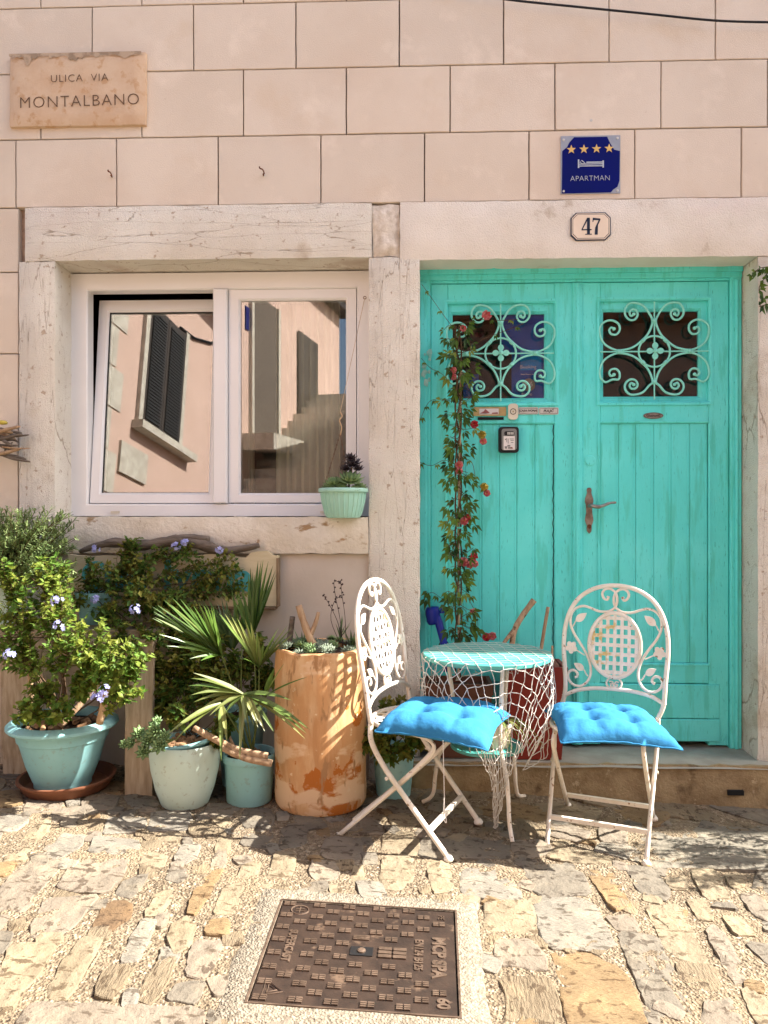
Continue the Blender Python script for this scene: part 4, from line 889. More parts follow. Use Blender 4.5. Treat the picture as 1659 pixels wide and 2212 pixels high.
def cushion(label, corners, z, T, seat):
    # corners FL FR BR BL on the seat plane
    t = thing('seat_cushion', label, 'cushion', (sum(c[0] for c in corners)/4, sum(c[1] for c in corners)/4, z), group='blue seat cushions')
    n = 44; m = MB(); top = []; bot = []
    for j in range(n+1):
        for i in range(n+1):
            u = -1+2*i/n; v = -1+2*j/n
            pin = 1-.07*(1-u*u*v*v)*(max(abs(u),abs(v))**6)*(1-min(abs(u),abs(v))**2)
            a, b = (u*pin+1)/2, (v*pin+1)/2
            p = Vector(corners[0]).lerp(Vector(corners[1]), a).lerp(Vector(corners[3]).lerp(Vector(corners[2]), a), b)
            e = max(0,(1-abs(u)**3.2))*max(0,(1-abs(v)**3.2)); th = T*e**.52
            dd = 0
            for tu in (-.34,.34):
                for tv in (-.34,.34):
                    r2 = (u-tu)**2+(v-tv)**2; dd += .70*math.exp(-math.sqrt(r2)/.15)
            for tu in (-.34,.34): dd += .16*math.exp(-abs(u-tu)/.07)*(1-min(1,abs(v)*.2))
            for tv in (-.34,.34): dd += .16*math.exp(-abs(v-tv)/.07)*(1-min(1,abs(u)*.2))
            th *= 1-min(.75, dd)
            ed = max(abs(u), abs(v))
            wr = .0035*math.sin(30*(u if abs(v) > abs(u) else v)+4*noise.noise(Vector((u*3,v*3,z))))*max(0, ed-.55)*2*(1-ed**8)
            wr += .005*noise.noise(Vector((u*4, v*4, z*9)))+.0025*noise.noise(Vector((u*11, v*11, z*9)))-.13*max(0, math.hypot(p.x-seat[0], p.y-seat[1])-.185)
            top.append((p.x, p.y, z+.004+th+wr)); bot.append((p.x, p.y, z+.002-th*.36-.13*max(0, math.hypot(p.x-seat[0], p.y-seat[1])-.185)))
    N_ = n+1; fs = []
    for j in range(n):
        for i in range(n):
            a = j*N_+i; fs.append((a, a+1, a+N_+1, a+N_)); o = N_*N_; fs.append((o+a, o+a+N_, o+a+N_+1, o+a+1))
    per = [i for i in range(N_)]+[j*N_+n for j in range(1,N_)]+[n*N_+i for i in range(n-1,-1,-1)]+[j*N_ for j in range(n-1,0,-1)]
    for i in range(len(per)): a, b = per[i], per[(i+1) % len(per)]; fs.append((b, a, N_*N_+a, N_*N_+b))
    m.add(top+bot, fs); m.build('padding', m_cush, t, smooth=True)
    m = MB(); m.tube([Vector(top[p])-Vector((0,0,.002)) for p in per], .0032, 5, closed=True); m.build('piping', m_cush, t, smooth=True)
    return t
zl = gz(.1)+.470
cl = cushion('bright blue tufted cushion with hanging white tie on the sideways chair', [(-.135,2.815),(.262,2.66),(.395,3.10),(-.02,3.165)], zl, .070, (.05,3.025))
q = P(957,1600,2.70); m = MB(); m.tube(smoothpts([q, q+Vector((.003,.002,-.12)), q+Vector((.006,0,-.24)), q+Vector((.012,0,-.285)), q+Vector((.002,0,-.27)), q+Vector((.004,0,-.20))], 4), .0017, 4); m.build('tie_string', m_string, cl)
cr = cushion('bright blue tufted cushion on the chair facing the street', [(.545,2.82),(.965,2.775),(.95,3.17),(.555,3.235)], gz(.75)+.470, .064, (.734,3.086))
# ================================================================ table and net
tc = Vector((.315,3.235,0)); tz = gz(.315); TR_ = .268; TT = .684
tb = thing('side_table', 'small round mint topped metal table with three bowed legs', 'table', (tc.x, tc.y, tz))
m = MB(); m.lathe([(0,.664),(.262,.664),(.268,.668),(.268,.681),(.265,TT),(0,TT)], (tc.x,tc.y,tz), 64); m.build('table_top', m_table, tb, auto=35)
feet = [G(1107,1822), G(1133,1722), G(913,1735)]
for f_p in feet:
    d = Vector((f_p.x-tc.x, f_p.y-tc.y, 0)); L_ = d.length; d.normalize()
    pr = [(.17,.664),(.165,.60),(.15,.50),(.143,.40),(.148,.33),(.175,.285),(.21,.23),(.228,.14),(.235,.07),(.255,.025),(L_,.006)]
    m = MB(); m.tube(smoothpts([Vector((tc.x+d.x*r_, tc.y+d.y*r_, (tz if z > .05 else gz(f_p.x))+z)) for r_, z in pr], 3), .0085, 8); m.build('leg', m_chair, tb, smooth=True)
m = MB(); m.lathe([(0,.290),(.150,.290),(.152,.293),(.150,.302),(0,.302)], (tc.x,tc.y,tz), 40); m.build('lower_shelf', m_table, tb, auto=35)
# net: a square mesh laid over the top, hanging and gathered to the front
net = thing('fishing_net', 'white knotted fishing net draped over the round mint table', 'net', (tc.x, tc.y, tz+TT))
cell = .047; phi0 = R(-78); rot = R(8)
def emax(phi):
    def w(c_, s_): 
        d = (phi-c_+math.pi) % (2*math.pi)-math.pi; return math.exp(-(d/s_)**2)
    return .16+.52*w(R(-92),.55)+.27*w(R(-22),.50)+.12*w(R(-165),.45)
def drape(a, b):
    x = a*math.cos(rot)-b*math.sin(rot); y = a*math.sin(rot)+b*math.cos(rot); r_ = math.hypot(x, y); phi = math.atan2(y, x)
    if r_ <= TR_: return Vector((tc.x+x, tc.y+y, tz+TT+.0025+.0015*noise.noise(Vector((x*20,y*20,0)))))
    e = r_-TR_; d = (phi-phi0+math.pi) % (2*math.pi)-math.pi
    g_ = max(0, e-.12)/.5; ph = phi-d*min(.62, .85*g_)*(1 if abs(d) < 1.0 else .4)
    rad = TR_+.006+.016*math.sin(phi*11+e*6)*min(1, e*6)+.014*noise.noise(Vector((phi*3, e*9, 1)))*min(1,e*8)-.10*g_*g_
    e2 = e+.012*noise.noise(Vector((phi*5, e*14, 5)))
    z = tz+TT+.002-e2*(1-.05*math.sin(phi*9))
    zmin = gz(tc.x)+.012
    if z < zmin: rad += (zmin-z)*.25; z = zmin+rnd(0,.012)
    return Vector((tc.x+rad*math.cos(ph), tc.y+rad*math.sin(ph), z))
N_ = 24; node = {}
for i in range(-N_, N_+1):
    for j in range(-N_, N_+1):
        a, b = (i+rnd(-.12,.12))*cell, (j+rnd(-.12,.12))*cell; r_ = math.hypot(a, b)
        x = a*math.cos(rot)-b*math.sin(rot); y = a*math.sin(rot)+b*math.cos(rot)
        if r_ > TR_+emax(math.atan2(y, x))+rnd(-.02,.02): continue
        node[i,j] = (a, b)
m1 = MB(); m2 = MB()
for (i, j), (a, b) in node.items():
    p = drape(a, b)
    if math.hypot(a,b) > TR_: m2.lathe([(0,-.0028),(.0028,0),(0,.0028)], p, 4)
    for k in ((i+1,j),(i,j+1)):
        if k in node:
            a2, b2 = node[k]; pts = [p, drape(a*.66+a2*.34, b*.66+b2*.34), drape(a*.34+a2*.66, b*.34+b2*.66), drape(a2, b2)]
            if math.hypot(a,b) > TR_: pts[1] += Vector((rnd(-.003,.003),rnd(-.003,.003),-.003)); pts[2] += Vector((rnd(-.003,.003),rnd(-.003,.003),-.003))
            m1.tube(pts, .0011 if math.hypot(a,b) < TR_*.97 else .0017, 4, cap=False)
m1.build('cord_mesh', m_net, net, kind='stuff'); m2.build('knots', m_net, net, kind='stuff')
# ================================================================ pots and plants
def pot(name, label, base, prof, mt, soil_z, soil_r, n=44, extra=None):
    t = thing(name, label, 'pot', base)
    m = MB(); m.lathe(prof, base, n); m.build('shell', mt, t, auto=40)
    if soil_r:
        m = MB(); m.lathe([(0,soil_z+.012),(soil_r*.5,soil_z+.008),(soil_r,soil_z)], base, 24, .0); m.build('soil', m_soil, t, smooth=True)
    return t
def branch(m, p, q, r0, r1, bend=.12, n=5):
    p = Vector(p); q = Vector(q); L_ = (q-p).length; c = (p+q)/2+rvec()*L_*bend; pts = []
    for i in range(n+1): t = i/n; pts.append(p*(1-t)**2+c*2*t*(1-t)+q*t*t)
    m.tube(pts, [r0+(r1-r0)*i/n for i in range(n+1)], 4); return pts
def along(pts, t):
    f = t*(len(pts)-1); i = min(int(f), len(pts)-2); return pts[i].lerp(pts[i+1], f-i), (pts[i+1]-pts[i]).normalized()
def bush(t, base, clumps, per, leafL, leafW, mleaf, mstem, stemr=.004, dens=1.0, vlo=0.05, vhi=.75, yel=.04):
    """clumps: (centre, radius); a bough to each clump, twigs inside it, leaves in small whorls on the twigs"""
    ms = MB(); ml = MB()
    for (c, rad) in clumps:
        c = Vector(c); b = Vector(base)+Vector((rnd(-.03,.03), rnd(-.03,.03), 0))
        br = branch(ms, b, c, stemr, stemr*.5, .15)
        for k in range(per):
            s_, _ = along(br, rnd(.55,1)); d = rvec(); 
            while d.length > 1 or d.length < .25: d = rvec()
            e = c+Vector((d.x*rad, d.y*rad*.8, d.z*rad+.1*rad))
            tw = branch(ms, s_, e, stemr*.4, stemr*.2, .25, 4); L_ = (e-s_).length
            nl = max(6, int(L_/.0075*dens)); tone = rnd(vlo, vhi)
            for i in range(nl):
                p, dr = along(tw, rnd(.25,1)); o = rvec(); o = (o-dr*o.dot(dr)); o = o.normalized() if o.length > .01 else Vector((0,0,1))
                dd = (o+dr*rnd(.1,.8)+Vector((0,-.12,rnd(-.1,.35)))).normalized(); sz = rnd(.5,1.3)
                ml.var = 1.0 if random.random() < yel else max(.01, min(.95, tone+rnd(-.15,.15)))
                ml.leaf(p, dd, Vector((rnd(-.4,.4), rnd(-.6,.1), 1)), leafL*sz, leafW*sz, rnd(.0,.3))
    ms.build('stems', mstem, t, kind='stuff'); ml.build('foliage', mleaf, t, kind='stuff')
def flower_head(name, t, c, r_, mt, n=11, petals=5, ps=.011):
    m = MB()
    for k in range(n):
        d = rvec(); d.y = -abs(d.y); d.z = d.z*.6+.2
        if d.length < .1: continue
        d.normalize(); p = Vector(c)+d*r_*rnd(.7,1); u = d.orthogonal().normalized(); v = d.cross(u)
        for i in range(petals):
            a = 2*math.pi*i/petals; e = (u*math.cos(a)+v*math.sin(a)); m.leaf(p, e+d*.15, d, ps, ps*.75, 0, .05)
    return m.build(name, mt, t)
def rosette(name, t, c, r_, mt, layers=4, n=9, up=Vector((0,-.25,1)), wide=.42, vlo=.2):
    m = MB(); up = up.normalized(); u = up.orthogonal().normalized(); v = up.cross(u)
    for l in range(layers):
        el = R(12+68*l/max(1,layers-1)); rr = r_*(1-.62*l/layers)
        for i in range(n-l):
            a = 2*math.pi*(i+.5*(l % 2))/(n-l)+rnd(-.08,.08); d = (u*math.cos(a)+v*math.sin(a))*math.cos(el)+up*math.sin(el)
            m.var = min(.98, vlo+.2*l+rnd(-.08,.1)); sd = d.cross(up).normalized(); nn = sd.cross(d); L_ = rr; w = rr*wide
            p = Vector(c); vs = [p-sd*w*.25, p+sd*w*.25, p+d*L_*.6+sd*w*.5, p+d*L_+nn*.12*L_, p+d*L_*.6-sd*w*.5, p+d*L_*.55+nn*w*.12, p+d*L_*.5-nn*w*.22]
            m.add(vs, [(0,1,5),(1,2,5),(2,3,5),(3,4,5),(4,0,5),(0,6,1),(1,6,2),(2,6,3),(3,6,4),(4,6,0)])
    return m.build(name, mt, t, smooth=True)
corkm = MB(); corkm.lathe([(0,-.021),(.0105,-.021),(.0115,-.018),(.0118,.018),(.0105,.021),(0,.021)], (0,0,0), 10)
cork0 = None
def corks(cen, rad, z, n, label, group):
    global cork0
    for k in range(n):
        a = rnd(0,6.28); r_ = rad*math.sqrt(random.random()); p = (cen.x+r_*math.cos(a), cen.y+r_*math.sin(a), z+rnd(.004,.02))
        if cork0 is None: cork0 = corkm.build('wine_cork', m_cork, smooth=False, auto=40); o = cork0
        else: o = cork0.copy(); C.objects.link(o)
        o.location = p; o.rotation_euler = (R(90)+rnd(-.45,.45), rnd(-.4,.4), rnd(0,6.28)); tag(o, label, 'cork', group)
def stick(name, label, pts, rs, mt=m_stick, n=8, cat='driftwood', knob=.12, sub=4, fork=None):
    sp_ = smoothpts(pts, sub); k = len(sp_); rr = [rs[0]+(rs[1]-rs[0])*i/(k-1) for i in range(k)]
    rr = [r_*(1+knob*noise.noise(Vector((i*.7, r_*300, 1)))) for i, r_ in enumerate(rr)]
    m = MB(); m.tube(sp_, rr, n); 
    if fork: m.tube(smoothpts(fork[0], 4), [fork[1]*(1-.4*i/(len(smoothpts(fork[0],4))-1)) for i in range(len(smoothpts(fork[0],4)))], n)
    return tag(m.build(name, mt, smooth=True), label, cat)
# ---- big teal pot on its saucer, plumbago
f0 = G(145,1740); bc = Vector((f0.x-.075, f0.y+.195, gz(f0.x-.075)))
bc = Vector((P(146,1700,3.29).x, 3.285, 0)); bc.z = gz(bc.x)
t = thing('pot_saucer', 'wide terracotta saucer under the large teal pot', 'saucer', bc)
m = MB(); m.lathe([(0,0),(.165,0),(.175,.004),(.196,.040),(.203,.046),(.203,.054),(.190,.054),(.170,.014),(0,.012)], bc, 48); m.build('dish', m_saucer, t, auto=50)
b2 = bc+Vector((-.015,-.005,.013))
bt = pot('flower_pot', 'large teal plastic pot with rolled rim standing in a terracotta saucer', b2,
    [(.10,0),(.112,0),(.117,.006),(.118,.022),(.122,.030),(.150,.100),(.172,.180),(.180,.205),(.186,.208),(.192,.245),(.196,.252),(.222,.254),(.229,.262),(.228,.272),(.216,.283),(.203,.290),(.190,.287),(.185,.270),(.178,.235)], m_pot_teal, .25, .185, 56)
tp = b2+Vector((0,0,.262))
pb = thing('plumbago_bush', 'sunlit leafy plumbago with pale blue flowers in the large teal pot', 'plant', tp)
cl = [((90,1262,3.08),.10),((42,1325,3.06),.10),((130,1330,3.04),.11),((55,1420,3.06),.10),((150,1415,3.0),.12),((245,1435,2.98),.105),((85,1500,3.03),.09),((120,1535,3.02),.075),((200,1385,3.02),.11),((25,1390,3.06),.10),((20,1240,3.1),.08),((285,1480,3.0),.07),((185,1470,3.02),.06),((55,1540,3.0),.06),((115,1225,3.12),.08),((300,1420,2.98),.06)]
bush(pb, tp, [(P(*a), r_) for a, r_ in cl], 22, .029, .019, m_leaf, m_stem, .0045, 1.0, .2, .85)
for x, y, Y in ((130,1352,2.93),(292,1318,3.2),(228,1494,2.9),(22,1415,2.95),(125,1298,2.96),(212,1505,2.92)):
    flower_head('flower_cluster', pb, P(x,y,Y), .027, m_blue, 12, 5, .0105)
for lb, pts, rs in (('pale wooden stake upright in the large teal pot', [P(64,1428,3.12), P(68,1490,3.13), P(72,1560,3.14)], (.0115,.0125)),
                    ('pale round stick leaning in the front of the large teal pot', [P(238,1462,3.10), P(228,1505,3.10), P(215,1563,3.11)], (.011,.0165)),
                    ('dark driftwood branch leaning across the large teal pot', [P(212,1478,3.24), P(175,1520,3.2), P(130,1570,3.15)], (.014,.012))):
    stick('wooden_stake', lb, pts, rs, m_drift2 if 'dark' in lb else m_stick, cat='stake')
corks(tp, .15, tp.z-.005, 26, 'wine cork mulching the large teal pot', 'wine corks in the large teal pot')
# ---- bench of weathered boards
bn = thing('plank_bench', 'weathered grey board bench along the wall behind the pots', 'bench', (-1.55,3.42,gz(-1.55)))
zb = P(250,1368,3.30).z
def plank(name, p, q, w, th_, mt, up=Vector((0,0,1)), parent=None, seed=0):
    m = MB(); p = Vector(p); q = Vector(q); d = (q-p).normalized(); sd = d.cross(up).normalized(); u = sd.cross(d); n = 14; vs = []; fs = []
    for i in range(n+1):
        c = p.lerp(q, i/n); a = 1+.05*noise.noise(Vector((i*.5, seed, 0))); b = .002*noise.noise(Vector((i*.8, seed, 4)))
        for x, y in ((-1,-1),(-.86,-1.12),(.86,-1.12),(1,-1),(1,1),(-1,1)): vs.append(c+sd*(x*w/2*a+b)+u*(y*th_/2))
    for i in range(n):
        for k in range(6): fs.append((i*6+k, i*6+(k+1) % 6, i*6+6+(k+1) % 6, i*6+6+k))
    fs += [tuple(range(5,-1,-1)), tuple(n*6+k for k in range(6))]
    m.add(vs, fs); return m.build(name, mt, parent, auto=30)
for k, y_ in enumerate((3.335,3.425,3.515)): plank('seat_plank', (-2.35,y_,zb), (P(345,1370,3.3).x,y_-.006*k,zb+.004*k), .082, .034, m_plankh, parent=bn, seed=k)
plank('apron', (-2.33,3.305,zb-.045), (P(338,1380,3.3).x,3.300,zb-.045), .045, .02, m_plankh, up=Vector((0,1,0)), parent=bn, seed=8)
for k, (xt, xb, yb_, Yt) in enumerate(((38,34,1675,3.33),(303,299,1719,3.27))):
    q = G(xb, yb_); plank('leg', (q.x+.0,q.y+.015,q.z-.004), (P(xt,1400,Yt).x, Yt, zb-.02), .118, .03, m_wood, up=Vector((0,1,0)), parent=bn, seed=20+k)
for k, x_ in enumerate((-1.86,-1.16)): plank('rear_leg', (x_,3.52,gz(x_)-.004), (x_,3.53,zb-.02), .10, .03, m_wood, up=Vector((0,1,0)), parent=bn, seed=30+k)
# ---- rosemary in a sage pot on the bench
rb = Vector((P(2,1350,3.42).x, 3.42, zb+.018))
t = pot('flower_pot', 'sage green plastic pot of rosemary on the end of the bench', rb, [(.085,0),(.09,.004),(.115,.17),(.12,.19),(.128,.192),(.128,.212),(.118,.214),(.112,.19)], m_pot_sage, .185, .11)
m = MB(); m.lathe([(0,-.001),(.10,-.001),(.115,.012),(.108,.014),(0,.006)], rb-Vector((0,0,.0)), 36); t2 = tag(m.build('pot_saucer', m_plaster, auto=40), 'shallow pale saucer on the bench under the sage pot', 'saucer')
rp = rb+Vector((0,0,.19)); rs = thing('rosemary_bush', 'bushy rosemary with fine needles in the sage pot', 'plant', rp)
ms = MB(); ml = MB()
for k in range(330):
    ex, ey = rnd(-80,168), rnd(1098,1250); top = 1092+.0025*(ex-60)**2*.6
    if ey < top: ey = top+rnd(0,40)
    e = P(ex, ey, rnd(3.12,3.46)); br = branch(ms, rp+Vector((rnd(-.06,.06),rnd(-.05,.05),0)), e, .003, .001, .12, 6)
    tone = rnd(.1,.9)
    for i in range(46):
        p, d = along(br, rnd(.4,1)); o = rvec(); o = (o-d*o.dot(d)).normalized()
        ml.var = max(.02, min(.98, tone+rnd(-.2,.2))); ml.blade(p, p+(o*.8+d*.75)*rnd(.016,.026), .0042, 0, 1, taper=False)
ms.build('stems', m_stem, rs, kind='stuff'); ml.build('needles', m_rosem, rs, kind='stuff')
# ---- small teal pot and dark shrub on the bench, in front of the sign
sb_ = Vector((P(345,1300,3.46).x-.0, 3.45, 0)); 
sb_ = Vector((P(205,1300,3.47).x, 3.46, zb+.018))
t = pot('flower_pot', 'small teal pot half hidden in leaves on the bench', sb_, [(.055,0),(.058,.003),(.075,.12),(.085,.122),(.085,.145),(.076,.146),(.072,.12)], m_pot_teal, .12, .07, 30)
tp = sb_+Vector((0,0,.13)); sh = thing('trailing_shrub', 'dark leafy plumbago sprawling over the bench before the wooden sign', 'plant', tp)
cl = [((200,1240,3.42),.09),((250,1260,3.40),.10),((320,1240,3.42),.08),((170,1290,3.38),.09),((290,1215,3.46),.06),((300,1300,3.34),.11),((360,1330,3.36),.11),((240,1330,3.32),.09),((270,1390,3.26),.09),((330,1385,3.28),.09),((400,1310,3.40),.08),((290,1180,3.47),.05)]
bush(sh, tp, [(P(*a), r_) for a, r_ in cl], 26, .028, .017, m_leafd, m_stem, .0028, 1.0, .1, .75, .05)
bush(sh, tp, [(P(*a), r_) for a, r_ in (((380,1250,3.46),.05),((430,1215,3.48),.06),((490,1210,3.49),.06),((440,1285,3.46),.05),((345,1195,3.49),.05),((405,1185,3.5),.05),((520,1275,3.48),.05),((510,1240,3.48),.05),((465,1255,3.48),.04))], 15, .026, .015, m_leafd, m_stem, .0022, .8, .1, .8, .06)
for x, y, Y in ((208,1186,3.42),(400,1172,3.46),(380,1180,3.46),(475,1188,3.45),(205,1295,3.3)): flower_head('flower_cluster', sh, P(x,y,Y), .02, m_blue, 9, 5, .012)
# ---- wooden name board with driftwood on top
bx0, bx1 = P(150,1250,3.55).x, P(601,1250,3.55).x; bz0, bz1 = P(400,1308,3.55).z, P(400,1200,3.55).z
nb = thing('name_board', 'cream wooden board painted with aqua letters Casa Ivona below the window', 'sign', ((bx0+bx1)/2,3.57,bz0))
m = MB(); n = 40; vs = []; fs = []
for i in range(n+1):
    f = i/n; x = bx0+(bx1-bx0)*f; a = .012*noise.noise(Vector((x*9,0,1))); b = .016*noise.noise(Vector((x*7,0,9)))+(.02 if .86 < f < .96 else 0)
    for y in (3.535,3.590): vs += [(x,y,bz0+a*.4),(x,y,bz1+b)]
for i in range(n):
    q = i*4; fs += [(q,q+4,q+5,q+1),(q+2,q+3,q+7,q+6),(q+1,q+5,q+7,q+3),(q,q+2,q+6,q+4)]
fs += [(0,1,3,2),(n*4,n*4+2,n*4+3,n*4+1)]; m.add(vs, fs); m.build('board', m_board, nb)
m = MB(); m.box(bx1-.006, bx1+.003, 3.531, 3.592, bz0-.004, bz1-.01, .003); m.box(bx0+.3, bx1-.01, 3.531, 3.592, bz0-.018, bz0-.004, .003); m.build('burnt_edge', m_boardedge, nb)
text_mesh('Ivona', .185, tl(448,1247,3.533,R(-1)), 'lettering', m_aqua, nb, sx=1.05, offset=.006, depth=.003); text_mesh('Casa', .175, tl(245,1246,3.533), 'lettering', m_aqua, nb, sx=.9, offset=.005, depth=.003)
sp_ = smoothpts([P(x,y,3.535) for x,y in ((172,1192),(205,1180),(250,1172),(300,1178),(350,1172),(390,1168),(430,1175),(480,1190),(520,1186),(560,1178))], 4)
m = MB(); k = len(sp_); m.tube(sp_, [max(.008, (.030*math.sin(math.pi*(i+2)/(k+4))**.6)*(1+.35*noise.noise(Vector((i*.45,0,2))))) for i in range(k)], 10, .8)
m.tube(smoothpts([P(x,y,3.53) for x,y in ((330,1180),(380,1164),(420,1162),(453,1164))], 4), [.018]*9+[.014]*3+[.011], 8)
tag(m.build('driftwood_log', m_drift, smooth=True), 'long grey driftwood log lying along the top of the name board', 'driftwood')
# ---- mint pot with corks
f0 = G(400,1755); mc = Vector((P(400,1700,f0.y+.10).x, f0.y+.10, 0)); mc.z = gz(mc.x)
K = mc.y/FPX
mp = pot('flower_pot', 'rounded pale mint pot with a loose inner rim and corks', mc, [(.08,0),(.092,0),(.098,.006),(.122,.07),(.140,.15),(.146,.21),(.146,.245),(.140,.262),(.136,.262),(.139,.24),(.135,.20)], m_pot_mint, 0, 0, 52)
ic = mc+Vector((.0,.005,.215)); m = MB(); m.lathe([(.105,-.08),(.118,.035),(.131,.040),(.135,.048),(.131,.056),(.120,.056),(.112,.04),(.108,.02)], ic, 44)
m.v = [(x, y, z+(x-ic.x)*.14) for x, y, z in m.v]; m.build('inner_rim', m_pot_teal, mp, smooth=True)
m = MB(); m.lathe([(0,.024),(.06,.02),(.111,.015)], ic, 24); m.build('soil', m_soil, mp, smooth=True)
corks(ic, .085, ic.z+.024, 22, 'wine cork mulching the pale mint pot', 'wine corks in the mint pot')
t = thing('trailing_succulent', 'green rosette succulent spilling over the edge of the mint pot', 'plant', ic+Vector((-.1,-.05,.03)))
for x, y, Y, r_ in ((285,1605,2.99,.034),(300,1585,3.0,.036),(320,1600,2.97,.042),(335,1580,2.97,.046),(345,1610,2.95,.042),(355,1592,2.96,.036),(310,1625,2.96,.036),(268,1608,2.99,.024),(338,1560,3.0,.03)):
    rosette('rosette', t, P(x,y,Y), r_, m_succ, 4, 8, Vector((rnd(-.5,.2),-.8,rnd(.3,.9))), .45)
m = MB()
for x, y in ((285,1605),(320,1600),(345,1610),(310,1625)): branch(m, P(375,1598,3.03), P(x,y,2.985), .004, .003, .15)
m.build('stems', m_stemg, t, kind='stuff')
ms_ = thing('leafy_shrub', 'dark green leafy shrub growing up behind the mint pot', 'plant', ic+Vector((.0,.06,.03)))
cl = [((370,1480,3.30),.09),((420,1500,3.27),.08),((340,1440,3.34),.08),((400,1430,3.34),.09),((450,1450,3.34),.08),((380,1540,3.2),.06),((345,1520,3.3),.06),((460,1400,3.38),.08),((510,1440,3.38),.08),((430,1350,3.42),.08),((560,1400,3.42),.07),((580,1460,3.42),.06),((480,1480,3.3),.07),((390,1380,3.40),.08),((470,1600,3.14),.03),((490,1560,3.2),.05)]
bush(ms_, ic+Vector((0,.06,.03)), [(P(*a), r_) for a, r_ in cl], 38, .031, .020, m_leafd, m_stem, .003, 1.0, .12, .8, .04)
# ---- teal pot with the fan palm
f0 = G(540,1747); pc = Vector((P(538,1700,f0.y+.09).x, f0.y+.095, 0)); pc.z = gz(pc.x)
pt = pot('flower_pot', 'straight teal plastic pot holding the fan palm', pc, [(.085,0),(.092,0),(.095,.004),(.104,.165),(.105,.172),(.112,.174),(.114,.180),(.113,.203),(.110,.207),(.104,.205),(.101,.18)], m_pot_teal, .18, .101)
b3 = Vector((P(520,1600,3.44).x, 3.44, 0)); b3.z = gz(b3.x)
t = pot('flower_pot', 'tall teal pot standing behind the fan palm', b3, [(.075,0),(.08,.004),(.108,.30),(.112,.305),(.118,.306),(.118,.33),(.108,.332),(.104,.30)], m_pot_teal, .30, .103)
pbase = pc+Vector((.0,.01,.185)); pm = thing('fan_palm', 'young fan palm with narrow green blades beside the terracotta pipe', 'plant', pbase)
def Z2(x, y): return 329.2+x*.2481, 1152+y*.2481
fans = [((790,1400),2.99,2.93,.024,.06,.75,[(355,1215),(310,1328),(360,1470),(495,1590),(760,1970),(815,1640),(920,1690),(1065,1740),(1330,1790),(1375,1715),(1210,1455),(640,1560)]),
        ((600,1060),3.22,3.10,.021,.02,.30,[(0,640),(0,740),(20,700),(100,580),(240,570),(60,910),(220,1065),(420,1110),(320,640),(400,600),(480,640),(530,640),(60,880),(160,620)]),
        ((870,900),3.34,3.34,.021,0,.15,[(855,300),(835,420),(920,240),(965,230),(1050,280),(1075,365),(775,470),(720,520),(1000,420),(890,360),(700,560)]),
        ((930,1170),3.24,3.18,.021,.02,.45,[(580,700),(630,700),(740,740),(855,775),(970,950),(1180,800),(1230,870),(790,1090),(1100,820),(690,830)]),
        ((985,1420),3.12,2.98,.024,.05,.35,[(1355,1250),(1150,1130),(1060,1180)]),
        ((600,1480),3.10,2.96,.022,.05,.5,[(185,1820),(120,1760),(600,1980),(650,1830)]),
        ((700,1020),3.40,3.42,.018,0,.03,[(420,600),(480,560),(540,620),(600,560),(650,600),(760,560),(820,600),(380,700),(880,520),(950,560)]),
        ((780,960),3.36,3.38,.016,0,.05,[(620,640),(660,660),(705,650),(560,700),(690,480)])]
for hub, Yh, Yt, w, sag, tone, tips in fans:
    h = P(*Z2(*hub), Yh); m = MB()
    if len(tips) > 6: tips = tips+[((a[0]+b[0])/2+rnd(-15,15), (a[1]+b[1])/2+rnd(-15,15)) for a, b in zip(tips, tips[1:]) if math.hypot(a[0]-b[0], a[1]-b[1]) < 260]
    for tx, ty in tips:
        q = P(*Z2(tx, ty), Yt+rnd(-.04,.04)); m.var = max(.02, min(.95, tone+rnd(-.15,.2)))
        m.blade(h, q, w*rnd(.9,1.25), sag if ty > hub[1]-150 else sag*.4, 7, up=Vector((rnd(-.3,.3),-.6,1)))
    m.build('frond', m_palm, pm, smooth=False)
    m = MB(); branch(m, pbase+Vector((rnd(-.02,.02),rnd(-.02,.02),-.01)), h, .0045, .003, .06, 6); m.build('leaf_stalk', m_stemg, pm, smooth=True)
q = [P(x,y,3.06) for x,y in ((418,1572),(470,1600),(520,1622),(578,1634))]
for k, lb in enumerate(('long split piece of driftwood resting on two pot rims', 'shorter split piece of driftwood lying on the palm pot')):
    stick('driftwood_stick', lb, [p+Vector((.02*k,-.012*k,-.024*k)) for p in q[k:]], (.013,.016), m_drift2)
stick('driftwood_stick', 'thin brown stick leaning on the tall teal pot', [P(472,1535,3.28), P(490,1580,3.24), P(505,1612,3.21)], (.006,.007), m_drift2)
corks(pbase, .07, pbase.z, 7, 'wine cork in the straight teal palm pot', 'wine corks in the palm pot')
# ---- terracotta pipe with succulents
cc = Vector((P(693,1500,3.295).x, 3.295, 0)); cc.z = gz(cc.x); Hc = P(693,1412,3.10).z-cc.z
cp = thing('terracotta_pipe', 'tall weathered terracotta pipe used as a planter for succulents', 'planter', cc)
m = MB(); pr = [(.17,0),(.186,.004),(.194,.02),(.196,.06)]+[(.196-.002*math.sin(i),.06+(Hc-.10)*i/12) for i in range(1,12)]+[(.194,Hc-.025),(.196,Hc-.008),(.190,Hc),(.176,Hc-.002),(.174,Hc-.03),(.173,Hc-.12)]
m.lathe(pr, cc, 64, .012); m.v = [(x, y, z+(.010*noise.noise(Vector((x*11,y*11,3))) if z > cc.z+Hc-.05 else 0)) for x,y,z in m.v]; m.build('pipe', m_terra, cp, auto=40)
m = MB(); m.lathe([(0,Hc-.02),(.10,Hc-.025),(.172,Hc-.035)], cc, 30); m.build('soil', m_soil, cp, smooth=True)
sc_ = thing('succulent_planting', 'grey green rosette succulents filling the terracotta pipe top', 'plant', cc+Vector((0,0,Hc-.02)))
random.seed(21)
